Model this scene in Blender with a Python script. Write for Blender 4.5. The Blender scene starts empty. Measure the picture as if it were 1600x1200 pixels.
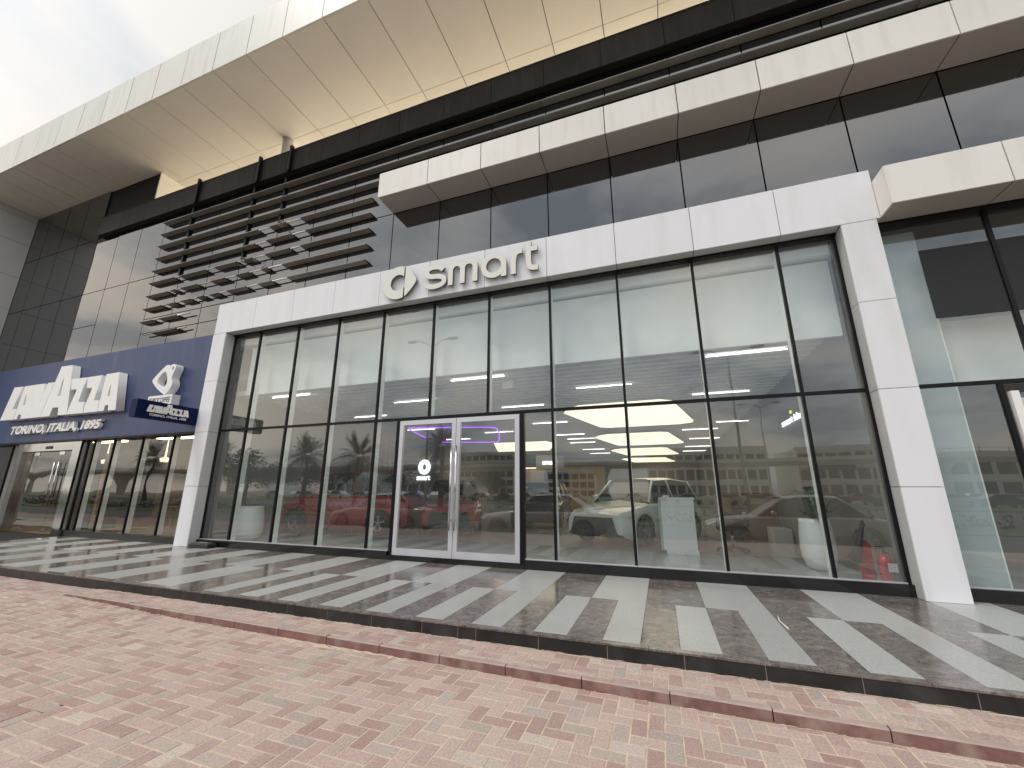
import bpy, math, random
from mathutils import Vector, Matrix, noise
R = math.radians
random.seed(7)
sc = bpy.context.scene
COL = sc.collection
PI = math.pi

# ------------------------------------------------------------------ camera
cam_d = bpy.data.cameras.new("camera"); cam = bpy.data.objects.new("camera", cam_d); COL.objects.link(cam)
yaw, pitch, roll = .354336, .251674, .004617
fw = Vector((-math.sin(yaw)*math.cos(pitch), math.cos(yaw)*math.cos(pitch), math.sin(pitch)))
rt = Vector((math.cos(yaw), math.sin(yaw), 0)); up = rt.cross(fw)
r2 = rt*math.cos(roll) + up*math.sin(roll); u2 = -rt*math.sin(roll) + up*math.cos(roll)
cam.matrix_world = Matrix(((r2.x, u2.x, -fw.x, 0), (r2.y, u2.y, -fw.y, 0), (r2.z, u2.z, -fw.z, 1.45), (0, 0, 0, 1)))
cam_d.sensor_width = 36; cam_d.lens = 643.6/1600*36
cam_d.shift_x = .00687; cam_d.shift_y = .0007
cam_d.clip_start = .05; cam_d.clip_end = 2000
sc.camera = cam
# ------------------------------------------------------------------ sky, sun, exposure
SUN_EL, SUN_AZ = R(58), R(228)      # azimuth of the sun seen from above, counter-clockwise from +X
w = bpy.data.worlds.new("World"); sc.world = w; w.use_nodes = True
nt = w.node_tree; N = nt.nodes; Lk = nt.links; N.clear()
def nd(t, **k):
    n = N.new(t)
    for a, b in k.items(): setattr(n, a, b)
    return n
out = nd('ShaderNodeOutputWorld'); bg = nd('ShaderNodeBackground'); bg.inputs[1].default_value = .128
sky = nd('ShaderNodeTexSky', sky_type='NISHITA', sun_disc=False, sun_elevation=SUN_EL)
sky.sun_rotation = R(90)-SUN_AZ
sky.air_density = 1.4; sky.dust_density = 3
tc = nd('ShaderNodeTexCoord'); sep = nd('ShaderNodeSeparateXYZ'); Lk.new(tc.outputs['Generated'], sep.inputs[0])
def mth(op, a, b=None, c=None):
    n = nd('ShaderNodeMath', operation=op)
    for i, v in enumerate((a, b, c)):
        if v is None: continue
        if isinstance(v, (int, float)): n.inputs[i].default_value = v
        else: Lk.new(v, n.inputs[i])
    return n.outputs[0]
zc = mth('ADD', mth('MAXIMUM', sep.outputs[2], 0), .22)
px = mth('DIVIDE', sep.outputs[0], zc); py = mth('DIVIDE', sep.outputs[1], zc)
cmb = nd('ShaderNodeCombineXYZ'); Lk.new(px, cmb.inputs[0]); Lk.new(py, cmb.inputs[1])
n1 = nd('ShaderNodeTexNoise'); n1.inputs['Scale'].default_value = 1.35; n1.inputs['Detail'].default_value = 8; n1.inputs['Roughness'].default_value = .55; n1.inputs['Distortion'].default_value = .3
Lk.new(cmb.outputs[0], n1.inputs['Vector'])
n2 = nd('ShaderNodeTexNoise'); n2.inputs['Scale'].default_value = .7; n2.inputs['Detail'].default_value = 3
Lk.new(cmb.outputs[0], n2.inputs['Vector'])
cr = nd('ShaderNodeValToRGB'); e = cr.color_ramp.elements
e[0].position = .40; e[0].color = (4.2, 4.7, 5.3, 1)
e[1].position = .60; e[1].color = (9.4, 9.0, 8.6, 1)
m_ = cr.color_ramp.elements.new(.5); m_.color = (7.6, 7.9, 8.2, 1)
Lk.new(n1.outputs[0], cr.inputs[0])
# warm low clouds towards the bright part of the sky
warm = nd('ShaderNodeMix', data_type='RGBA', blend_type='MIX')
wf = nd('ShaderNodeMapRange'); wf.inputs[1].default_value = .52; wf.inputs[2].default_value = .66
Lk.new(n2.outputs[0], wf.inputs[0])
low = nd('ShaderNodeMapRange'); low.inputs[1].default_value = .75; low.inputs[2].default_value = .25; low.inputs[3].default_value = 0; low.inputs[4].default_value = .75
Lk.new(sep.outputs[2], low.inputs[0])
Lk.new(mth('MULTIPLY', wf.outputs[0], low.outputs[0]), warm.inputs[0])
Lk.new(cr.outputs[0], warm.inputs[6]); warm.inputs[7].default_value = (11.5, 9.6, 7.6, 1)
dt = nd('ShaderNodeVectorMath', operation='DOT_PRODUCT'); Lk.new(tc.outputs['Generated'], dt.inputs[0]); dt.inputs[1].default_value = (-.905, -.33, .27)
dr = nd('ShaderNodeMapRange', interpolation_type='SMOOTHSTEP'); dr.inputs[1].default_value = .80; dr.inputs[2].default_value = .99; Lk.new(dt.outputs['Value'], dr.inputs[0])
wn = nd('ShaderNodeMapRange'); wn.inputs[1].default_value = .38; wn.inputs[2].default_value = .62; wn.inputs[3].default_value = .25; Lk.new(n1.outputs[0], wn.inputs[0])
bank = nd('ShaderNodeMix', data_type='RGBA', blend_type='MIX'); Lk.new(mth('MULTIPLY', dr.outputs[0], wn.outputs[0]), bank.inputs[0]); Lk.new(warm.outputs[2], bank.inputs[6]); bank.inputs[7].default_value = (11.5, 10.1, 8.4, 1)
hz = nd('ShaderNodeMapRange', interpolation_type='SMOOTHSTEP'); hz.inputs[1].default_value = .02; hz.inputs[2].default_value = .42; hz.inputs[3].default_value = .62; hz.inputs[4].default_value = 1.0; Lk.new(sep.outputs[2], hz.inputs[0])
hm = nd('ShaderNodeMix', data_type='RGBA', blend_type='MULTIPLY'); hm.inputs[0].default_value = 1; Lk.new(warm.outputs[2], hm.inputs[6]); Lk.new(hz.outputs[0], hm.inputs[7]); Lk.new(hm.outputs[2], bank.inputs[6])
yb = nd('ShaderNodeMapRange', interpolation_type='SMOOTHSTEP'); yb.inputs[1].default_value = -.25; yb.inputs[2].default_value = .45; yb.inputs[3].default_value = 1.04; yb.inputs[4].default_value = .64; Lk.new(sep.outputs[1], yb.inputs[0])
ym = nd('ShaderNodeMix', data_type='RGBA', blend_type='MULTIPLY'); ym.inputs[0].default_value = 1; Lk.new(bank.outputs[2], ym.inputs[6]); Lk.new(yb.outputs[0], ym.inputs[7])
cover = nd('ShaderNodeMix', data_type='RGBA', blend_type='MIX'); cover.inputs[0].default_value = .95
Lk.new(sky.outputs[0], cover.inputs[6]); Lk.new(ym.outputs[2], cover.inputs[7])
Lk.new(cover.outputs[2], bg.inputs[0]); Lk.new(bg.outputs[0], out.inputs[0])
sl = bpy.data.lights.new("sun", 'SUN'); so = bpy.data.objects.new("sun", sl); COL.objects.link(so)
sl.energy = 1.15; sl.angle = R(18); sl.color = (1, .955, .90)
sd = Vector((math.cos(SUN_AZ)*math.cos(SUN_EL), math.sin(SUN_AZ)*math.cos(SUN_EL), math.sin(SUN_EL)))
so.rotation_euler = sd.to_track_quat('Z', 'Y').to_euler(); so.location = (-30, -30, 40)
sc.view_settings.view_transform = 'Standard'; sc.view_settings.look = 'None'
sc.view_settings.exposure = 0.2; sc.view_settings.gamma = 1; sc.view_settings.use_curve_mapping = False
sc.render.engine = 'CYCLES'; sc.cycles.use_denoising = True; sc.cycles.max_bounces = 10
sc.cycles.transparent_max_bounces = 16; sc.cycles.glossy_bounces = 5; sc.cycles.diffuse_bounces = 4
sc.cycles.caustics_reflective = False; sc.cycles.caustics_refractive = False; sc.cycles.sample_clamp_indirect = 6

# ------------------------------------------------------------------ materials
def mat(name, col, rough=.6, metal=0, ior=1.5, var=0, vscale=3, bump=0, bscale=60, emit=0, dirt=None, isl=0, stretch=None, coat=0):
    """procedural material: base colour with soft noise variation, optional dirt streaks, fine bump"""
    m = bpy.data.materials.new(name); m.use_nodes = True
    t = m.node_tree; n = t.nodes; l = t.links; b = n['Principled BSDF']
    b.inputs['Roughness'].default_value = rough; b.inputs['Metallic'].default_value = metal; b.inputs['IOR'].default_value = ior
    if coat: b.inputs['Coat Weight'].default_value = coat; b.inputs['Coat Roughness'].default_value = .04
    c4 = (*col, 1)
    src = None
    co = n.new('ShaderNodeTexCoord'); gp = n.new('ShaderNodeNewGeometry')
    vec = gp.outputs['Position']
    if stretch:
        mp = n.new('ShaderNodeMapping'); mp.inputs['Scale'].default_value = stretch; l.new(vec, mp.inputs[0]); vec = mp.outputs[0]
    if var:
        nz = n.new('ShaderNodeTexNoise'); nz.inputs['Scale'].default_value = vscale; nz.inputs['Detail'].default_value = 6; nz.inputs['Roughness'].default_value = .6
        l.new(vec, nz.inputs['Vector'])
        mr = n.new('ShaderNodeMapRange'); mr.inputs[1].default_value = .3; mr.inputs[2].default_value = .7; mr.inputs[3].default_value = 1-var; mr.inputs[4].default_value = 1+var
        l.new(nz.outputs[0], mr.inputs[0])
        mx = n.new('ShaderNodeMix'); mx.data_type = 'RGBA'; mx.blend_type = 'MULTIPLY'; mx.inputs[0].default_value = 1
        mx.inputs[6].default_value = c4; l.new(mr.outputs[0], mx.inputs[7]); src = mx.outputs[2]
        rr = n.new('ShaderNodeMapRange'); rr.inputs[3].default_value = max(.02, rough*.8); rr.inputs[4].default_value = min(1, rough*1.2)
        l.new(nz.outputs[0], rr.inputs[0]); l.new(rr.outputs[0], b.inputs['Roughness'])
    if dirt:
        dz = n.new('ShaderNodeTexNoise'); dz.inputs['Scale'].default_value = dirt[1]; dz.inputs['Detail'].default_value = 5
        mp = n.new('ShaderNodeMapping'); mp.inputs['Scale'].default_value = dirt[2]; l.new(gp.outputs['Position'], mp.inputs[0]); l.new(mp.outputs[0], dz.inputs['Vector'])
        mr = n.new('ShaderNodeMapRange'); mr.inputs[1].default_value = .5; mr.inputs[2].default_value = .75; mr.inputs[3].default_value = 0; mr.inputs[4].default_value = dirt[3]
        l.new(dz.outputs[0], mr.inputs[0])
        mx = n.new('ShaderNodeMix'); mx.data_type = 'RGBA'; l.new(mr.outputs[0], mx.inputs[0])
        if src: l.new(src, mx.inputs[6])
        else: mx.inputs[6].default_value = c4
        mx.inputs[7].default_value = (*dirt[0], 1); src = mx.outputs[2]
    if isl:
        oi = n.new('ShaderNodeObjectInfo')
        ad = n.new('ShaderNodeMath'); ad.operation = 'ADD'; l.new(oi.outputs['Random'], ad.inputs[0]); l.new(gp.outputs['Random Per Island'], ad.inputs[1])
        fr = n.new('ShaderNodeMath'); fr.operation = 'FRACT'; l.new(ad.outputs[0], fr.inputs[0])
        hs = n.new('ShaderNodeMapRange'); hs.inputs[3].default_value = 1-isl; hs.inputs[4].default_value = 1+isl; l.new(fr.outputs[0], hs.inputs[0])
        mx = n.new('ShaderNodeMix'); mx.data_type = 'RGBA'; mx.blend_type = 'MULTIPLY'; mx.inputs[0].default_value = 1
        if src: l.new(src, mx.inputs[6])
        else: mx.inputs[6].default_value = c4
        l.new(hs.outputs[0], mx.inputs[7]); src = mx.outputs[2]
    if src: l.new(src, b.inputs['Base Color'])
    else: b.inputs['Base Color'].default_value = c4
    if bump:
        bz = n.new('ShaderNodeTexNoise'); bz.inputs['Scale'].default_value = bscale; bz.inputs['Detail'].default_value = 4; l.new(gp.outputs['Position'], bz.inputs['Vector'])
        bp = n.new('ShaderNodeBump'); bp.inputs['Strength'].default_value = 1; bp.inputs['Distance'].default_value = bump
        l.new(bz.outputs[0], bp.inputs['Height']); l.new(bp.outputs[0], b.inputs['Normal'])
    if emit:
        b.inputs['Emission Color'].default_value = c4; b.inputs['Emission Strength'].default_value = emit
    return m

def glass_mat(name, tint, r0, wav=.0006, dust=.0, wscale=1.1):
    m = bpy.data.materials.new(name); m.use_nodes = True; t = m.node_tree; n = t.nodes; l = t.links; n.clear()
    o = n.new('ShaderNodeOutputMaterial'); tr = n.new('ShaderNodeBsdfTransparent'); tr.inputs[0].default_value = (*tint, 1)
    gl = n.new('ShaderNodeBsdfGlossy'); gl.inputs['Roughness'].default_value = .0; gl.inputs[0].default_value = (.97, 1, .99, 1)
    lw = n.new('ShaderNodeLayerWeight'); lw.inputs[0].default_value = .5
    p5 = n.new('ShaderNodeMath'); p5.operation = 'POWER'; p5.inputs[1].default_value = 4.5; l.new(lw.outputs['Facing'], p5.inputs[0])
    ml = n.new('ShaderNodeMath'); ml.operation = 'MULTIPLY_ADD'; ml.inputs[1].default_value = 1-r0; ml.inputs[2].default_value = r0; l.new(p5.outputs[0], ml.inputs[0])
    gp = n.new('ShaderNodeNewGeometry'); nz = n.new('ShaderNodeTexNoise'); nz.inputs['Scale'].default_value = wscale; nz.inputs['Detail'].default_value = 1; l.new(gp.outputs['Position'], nz.inputs['Vector'])
    bp = n.new('ShaderNodeBump'); bp.inputs['Distance'].default_value = wav; l.new(nz.outputs[0], bp.inputs['Height']); l.new(bp.outputs[0], gl.inputs['Normal'])
    mx = n.new('ShaderNodeMixShader'); l.new(ml.outputs[0], mx.inputs[0]); l.new(tr.outputs[0], mx.inputs[1]); l.new(gl.outputs[0], mx.inputs[2])
    last = mx.outputs[0]
    if dust:
        df = n.new('ShaderNodeBsdfDiffuse'); df.inputs[0].default_value = (.6, .64, .62, 1)
        dn = n.new('ShaderNodeTexNoise'); dn.inputs['Scale'].default_value = 2.5; dn.inputs['Detail'].default_value = 5; l.new(gp.outputs['Position'], dn.inputs['Vector'])
        dm = n.new('ShaderNodeMapRange'); dm.inputs[3].default_value = dust*.4; dm.inputs[4].default_value = dust*1.6; l.new(dn.outputs[0], dm.inputs[0])
        m2 = n.new('ShaderNodeMixShader'); l.new(dm.outputs[0], m2.inputs[0]); l.new(last, m2.inputs[1]); l.new(df.outputs[0], m2.inputs[2]); last = m2.outputs[0]
    l.new(last, o.inputs[0]); return m

def spandrel_mat(name, col, ior, wav, wscale, rough=.015, dust=0):
    """dark opaque facade glass: mirror-like skin with the slight roller wave of tempered panes"""
    m = mat(name, col, rough, ior=ior)
    t = m.node_tree; n = t.nodes; l = t.links; b = n['Principled BSDF']
    gp = n.new('ShaderNodeNewGeometry'); nz = n.new('ShaderNodeTexNoise'); nz.inputs['Scale'].default_value = wscale; nz.inputs['Detail'].default_value = 1.5; l.new(gp.outputs['Position'], nz.inputs['Vector'])
    bp = n.new('ShaderNodeBump'); bp.inputs['Distance'].default_value = wav; l.new(nz.outputs[0], bp.inputs['Height']); l.new(bp.outputs[0], b.inputs['Normal'])
    return m

M = {}
M['white'] = mat('white_cladding', (.83, .835, .87), .38, var=.02, vscale=.8, dirt=((.5, .48, .45), 2.6, (1.4, 1.4, .2), .22), isl=.02)
M['cream'] = mat('cream_cladding', (.83, .81, .755), .42, var=.03, vscale=.9, dirt=((.46, .42, .36), 3, (1.8, 1.8, .2), .26), isl=.03)
M['soffit'] = mat('soffit_cladding', (.80, .755, .68), .35, var=.04, vscale=.7, isl=.02)
M['band_soffit_shade'] = mat('shaded_band_soffit', (.46, .43, .40), .4, var=.03, vscale=.7, isl=.02)  # darker copy of the soffit cladding, shade under the bands put into its colour
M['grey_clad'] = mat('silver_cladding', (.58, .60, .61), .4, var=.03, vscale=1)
M['joint'] = mat('dark_joint', (.010, .010, .010), .9)
M['spandrel'] = spandrel_mat('dark_facade_glass', (.004, .005, .007), 2.4, .007, .45)
M['parapet'] = mat('black_parapet', (.020, .018, .017), .55, ior=1.3, var=.25, vscale=1.4, dirt=((.07, .06, .05), 3, (2.5, 2.5, .3), .3), isl=.25)
M['louver'] = mat('grey_louver', (.27, .255, .235), .42, metal=.3, var=.15, vscale=2, isl=.15)
M['louver_end'] = mat('louver_end', (.02, .02, .02), .6)
M['rod'] = mat('aluminium_rod', (.62, .60, .56), .35, metal=.6)
M['black'] = mat('black_frame', (.009, .009, .010), .35, var=.1, ior=1.3)
M['black_gloss'] = mat('black_granite', (.010, .010, .011), .09, var=.15, vscale=6)
M['alu'] = mat('brushed_aluminium', (.66, .66, .70), .3, metal=.35, var=.03)
M['steel'] = mat('stainless_steel', (.62, .62, .62), .16, metal=1)
M['mirror_steel'] = mat('polished_steel', (.42, .43, .43), .10, metal=1, var=.05, bump=.004, bscale=2.2)
M['glass'] = glass_mat('showroom_glass', (.95, .985, .97), .160, .0013, .040)
M['clear'] = bpy.data.materials.new('glass_inner_face'); M['clear'].use_nodes = True
_t = M['clear'].node_tree; _t.nodes.clear(); _o = _t.nodes.new('ShaderNodeOutputMaterial'); _b = _t.nodes.new('ShaderNodeBsdfTransparent'); _t.links.new(_b.outputs[0], _o.inputs[0])
M['cafe_glass'] = glass_mat('cafe_glass', (.84, .86, .83), .11, .0045, .01)
M['inner_white'] = mat('white_plaster', (.86, .89, .875), .75, var=.03)
M['navy'] = mat('navy_sign_board', (.033, .056, .150), .45, var=.10, vscale=1.4, dirt=((.09, .11, .20), 2.0, (1.6, 1.6, .22), .5))
M['navy_dark'] = mat('navy_flag_sign', (.004, .011, .055), .5, ior=1.2)
M['sign_white'] = mat('white_sign_letter', (.90, .90, .89), .42, var=.02)
M['smart_white'] = mat('ivory_sign_letter', (.80, .80, .745), .4)
M['smart_side'] = mat('sign_letter_return', (.13, .13, .12), .4)
M['ink'] = mat('black_ink', (.02, .02, .02), .6)
M['light_tile'] = mat('light_granite', (.40, .41, .40), .36, var=.25, vscale=55, isl=.09, dirt=((.28, .26, .23), 1.5, (1, 1, 1), .35), bump=.0006, bscale=160)
M['riser'] = mat('black_granite_riser', (.016, .017, .018), .4, var=.5, vscale=5, isl=.3, dirt=((.09, .09, .09), 3.5, (1, 1, .7), .3), bump=.0015, bscale=60)
M['sand'] = mat('sand_joint', (.60, .49, .38), .95, var=.2, vscale=8, bump=.002, bscale=120)
M['kerb'] = mat('red_kerb', (.235, .125, .115), .85, var=.22, vscale=14, dirt=((.42, .34, .29), 3.5, (1, 1, .8), .75), bump=.002, bscale=90)
M['kerb_top'] = mat('dusty_kerb_top', (.40, .315, .285), .9, var=.15, vscale=10, bump=.001, bscale=90)
M['asphalt'] = mat('asphalt', (.12, .118, .113), .85, var=.15, vscale=3, bump=.003, bscale=80)
M['paint'] = mat('road_paint', (.7, .7, .68), .6)
M['verge'] = mat('verge_grass', (.07, .11, .03), .9, var=.4, vscale=3)
M['earth'] = mat('sandy_ground', (.34, .28, .21), .95, var=.15, vscale=.3)
M['concrete'] = mat('viaduct_concrete', (.74, .71, .64), .8, var=.08, vscale=.3)
M['floor'] = mat('showroom_floor', (.44, .44, .43), .12, var=.08, vscale=2)
M['ceil'] = mat('dark_ceiling', (.16, .165, .175), .8)
M['baffle'] = mat('grey_baffle', (.78, .79, .82), .6)
M['lamp_panel'] = mat('cream_light_panel', (1, .88, .65), .5, emit=1.15)
M['lamp_strip'] = mat('white_light_strip', (1, .98, .95), .5, emit=4.0)
M['purple'] = mat('purple_led', (.38, .10, .85), .5, emit=1.3)
M['lit_white'] = mat('lit_white_sign', (.9, .95, 1), .5, emit=1.4)
M['lit_green'] = mat('lit_green_dot', (.75, .9, .1), .5, emit=1.2)
M['wall_in'] = mat('grey_inner_wall', (.24, .235, .22), .7, var=.04)
M['wood'] = mat('oak_panel', (.30, .185, .09), .5, var=.2, vscale=3, stretch=(1, 1, 8))
M['soffit_glow'] = mat('added_soffit_glow', (1, .87, .68), .6, emit=5.2)  # emitter for the added glow under the canopy
M['planter'] = mat('white_ceramic', (.86, .90, .91), .18, var=.02)
M['leaf'] = mat('green_leaf', (.045, .09, .035), .45, isl=.35)
M['palm_leaf'] = mat('palm_leaf', (.06, .08, .035), .6, isl=.35)
M['tree_leaf'] = mat('tree_leaf', (.035, .06, .022), .7, isl=.4)
M['bark'] = mat('bark', (.16, .12, .085), .9, var=.3, vscale=6)
M['red_gloss'] = mat('red_enamel', (.55, .012, .014), .22, coat=.5)
M['rubber'] = mat('black_rubber', (.015, .015, .015), .7)
M['plastic'] = mat('black_plastic', (.018, .018, .019), .4, var=.1)
M['rim'] = mat('alloy_rim', (.35, .35, .36), .3, metal=.8)
M['car_glass'] = mat('tinted_car_glass', (.015, .018, .02), .03, ior=1.6)
M['lens'] = mat('headlamp_lens', (.75, .78, .8), .08)
M['tail'] = mat('tail_lamp', (.4, .01, .01), .15)
for k, c in dict(red=(.34, .012, .016), white=(.80, .84, .82), silver=(.50, .49, .45), champagne=(.50, .47, .41), maroon=(.42, .39, .36), blackp=(.012, .012, .014)).items():
    M['paint_'+k] = mat('car_paint_'+k, c, .28, coat=.9, metal=.15 if k in ('silver', 'champagne', 'maroon') else 0)
M['cafe_wall'] = mat('cafe_wall', (.34, .25, .16), .8, var=.15, vscale=1)
M['cafe_dark'] = mat('cafe_dark', (.03, .028, .025), .5)
M['cafe_light'] = mat('warm_cafe_light', (1, .80, .52), .5, emit=9.0)
M['frost'] = mat('pale_blue_board', (.42, .50, .52), .6, var=.03)
M['poster_black'] = mat('black_poster', (.012, .012, .014), .55)
M['poster_white'] = mat('white_poster', (.75, .75, .74), .6)

def marble():
    m = bpy.data.materials.new('dark_veined_marble'); m.use_nodes = True; t = m.node_tree; n = t.nodes; l = t.links; b = n['Principled BSDF']
    gp = n.new('ShaderNodeNewGeometry'); oi = n.new('ShaderNodeObjectInfo')
    ad = n.new('ShaderNodeVectorMath'); ad.operation = 'MULTIPLY_ADD'; l.new(oi.outputs['Random'], ad.inputs[0]); ad.inputs[1].default_value = (9, 7, 3); l.new(gp.outputs['Position'], ad.inputs[2])
    nz = n.new('ShaderNodeTexNoise'); nz.inputs['Scale'].default_value = 5; nz.inputs['Detail'].default_value = 8; nz.inputs['Distortion'].default_value = 2.2; l.new(ad.outputs[0], nz.inputs['Vector'])
    cr = n.new('ShaderNodeValToRGB'); e = cr.color_ramp.elements; e[0].position = .3; e[0].color = (.065, .056, .052, 1); e[1].position = .68; e[1].color = (.23, .195, .17, 1)
    k = e.new(.5); k.color = (.13, .112, .102, 1); l.new(nz.outputs[0], cr.inputs[0])
    vz = n.new('ShaderNodeTexNoise'); vz.inputs['Scale'].default_value = 9; vz.inputs['Detail'].default_value = 4; vz.inputs['Distortion'].default_value = 3.5; l.new(ad.outputs[0], vz.inputs['Vector'])
    v1 = n.new('ShaderNodeMath'); v1.operation = 'SUBTRACT'; v1.inputs[1].default_value = .5; l.new(vz.outputs[0], v1.inputs[0])
    v2 = n.new('ShaderNodeMath'); v2.operation = 'ABSOLUTE'; l.new(v1.outputs[0], v2.inputs[0])
    v3 = n.new('ShaderNodeMapRange'); v3.inputs[1].default_value = 0; v3.inputs[2].default_value = .022; v3.inputs[3].default_value = .8; v3.inputs[4].default_value = 0; l.new(v2.outputs[0], v3.inputs[0])
    mx = n.new('ShaderNodeMix'); mx.data_type = 'RGBA'; l.new(v3.outputs[0], mx.inputs[0]); l.new(cr.outputs[0], mx.inputs[6]); mx.inputs[7].default_value = (.36, .33, .30, 1)
    dn = n.new('ShaderNodeTexNoise'); dn.inputs['Scale'].default_value = 1.3; dn.inputs['Detail'].default_value = 4; l.new(gp.outputs['Position'], dn.inputs['Vector'])
    dr = n.new('ShaderNodeMapRange'); dr.inputs[1].default_value = .45; dr.inputs[2].default_value = .75; dr.inputs[3].default_value = .0; dr.inputs[4].default_value = .20; l.new(dn.outputs[0], dr.inputs[0])
    m3 = n.new('ShaderNodeMix'); m3.data_type = 'RGBA'; l.new(dr.outputs[0], m3.inputs[0]); l.new(mx.outputs[2], m3.inputs[6]); m3.inputs[7].default_value = (.24, .22, .20, 1)
    l.new(m3.outputs[2], b.inputs['Base Color'])
    rr = n.new('ShaderNodeMapRange'); rr.inputs[1].default_value = .35; rr.inputs[2].default_value = .7; rr.inputs[3].default_value = .10; rr.inputs[4].default_value = .24; l.new(dn.outputs[0], rr.inputs[0]); l.new(rr.outputs[0], b.inputs['Roughness'])
    b.inputs['IOR'].default_value = 1.6
    return m
M['marble'] = marble()

def brick_mat():
    m = bpy.data.materials.new('clay_paver'); m.use_nodes = True; t = m.node_tree; n = t.nodes; l = t.links; b = n['Principled BSDF']
    b.inputs['Roughness'].default_value = .88
    gp = n.new('ShaderNodeNewGeometry'); oi = n.new('ShaderNodeObjectInfo')
    ad = n.new('ShaderNodeMath'); ad.operation = 'ADD'; l.new(oi.outputs['Random'], ad.inputs[0]); l.new(gp.outputs['Random Per Island'], ad.inputs[1])
    fr = n.new('ShaderNodeMath'); fr.operation = 'FRACT'; l.new(ad.outputs[0], fr.inputs[0])
    cr = n.new('ShaderNodeValToRGB'); e = cr.color_ramp.elements
    e[0].position = 0; e[0].color = (.33, .205, .185, 1); e[1].position = 1; e[1].color = (.37, .31, .26, 1)
    for p, c in ((.2, (.39, .26, .235)), (.45, (.46, .325, .295)), (.7, (.50, .375, .33)), (.86, (.42, .335, .295)), (.94, (.36, .30, .27)), (.97, (.56, .48, .42))):
        k = e.new(p); k.color = (*c, 1)
    l.new(fr.outputs[0], cr.inputs[0])
    # dusty film with its own large patches, and speckle
    dn = n.new('ShaderNodeTexNoise'); dn.inputs['Scale'].default_value = .9; dn.inputs['Detail'].default_value = 6; dn.inputs['Roughness'].default_value = .65; l.new(gp.outputs['Position'], dn.inputs['Vector'])
    dr = n.new('ShaderNodeMapRange'); dr.inputs[1].default_value = .35; dr.inputs[2].default_value = .72; dr.inputs[3].default_value = .05; dr.inputs[4].default_value = .45; l.new(dn.outputs[0], dr.inputs[0])
    mx = n.new('ShaderNodeMix'); mx.data_type = 'RGBA'; l.new(dr.outputs[0], mx.inputs[0]); l.new(cr.outputs[0], mx.inputs[6]); mx.inputs[7].default_value = (.53, .45, .39, 1)
    sn = n.new('ShaderNodeTexNoise'); sn.inputs['Scale'].default_value = 70; sn.inputs['Detail'].default_value = 4; l.new(gp.outputs['Position'], sn.inputs['Vector'])
    sr = n.new('ShaderNodeMapRange'); sr.inputs[1].default_value = .3; sr.inputs[2].default_value = .7; sr.inputs[3].default_value = .80; sr.inputs[4].default_value = 1.2; l.new(sn.outputs[0], sr.inputs[0])
    m2 = n.new('ShaderNodeMix'); m2.data_type = 'RGBA'; m2.blend_type = 'MULTIPLY'; m2.inputs[0].default_value = 1; l.new(mx.outputs[2], m2.inputs[6]); l.new(sr.outputs[0], m2.inputs[7])
    l.new(m2.outputs[2], b.inputs['Base Color'])
    bp = n.new('ShaderNodeBump'); bp.inputs['Distance'].default_value = .0016; l.new(sn.outputs[0], bp.inputs['Height']); l.new(bp.outputs[0], b.inputs['Normal'])
    return m
M['brick'] = brick_mat()

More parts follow.
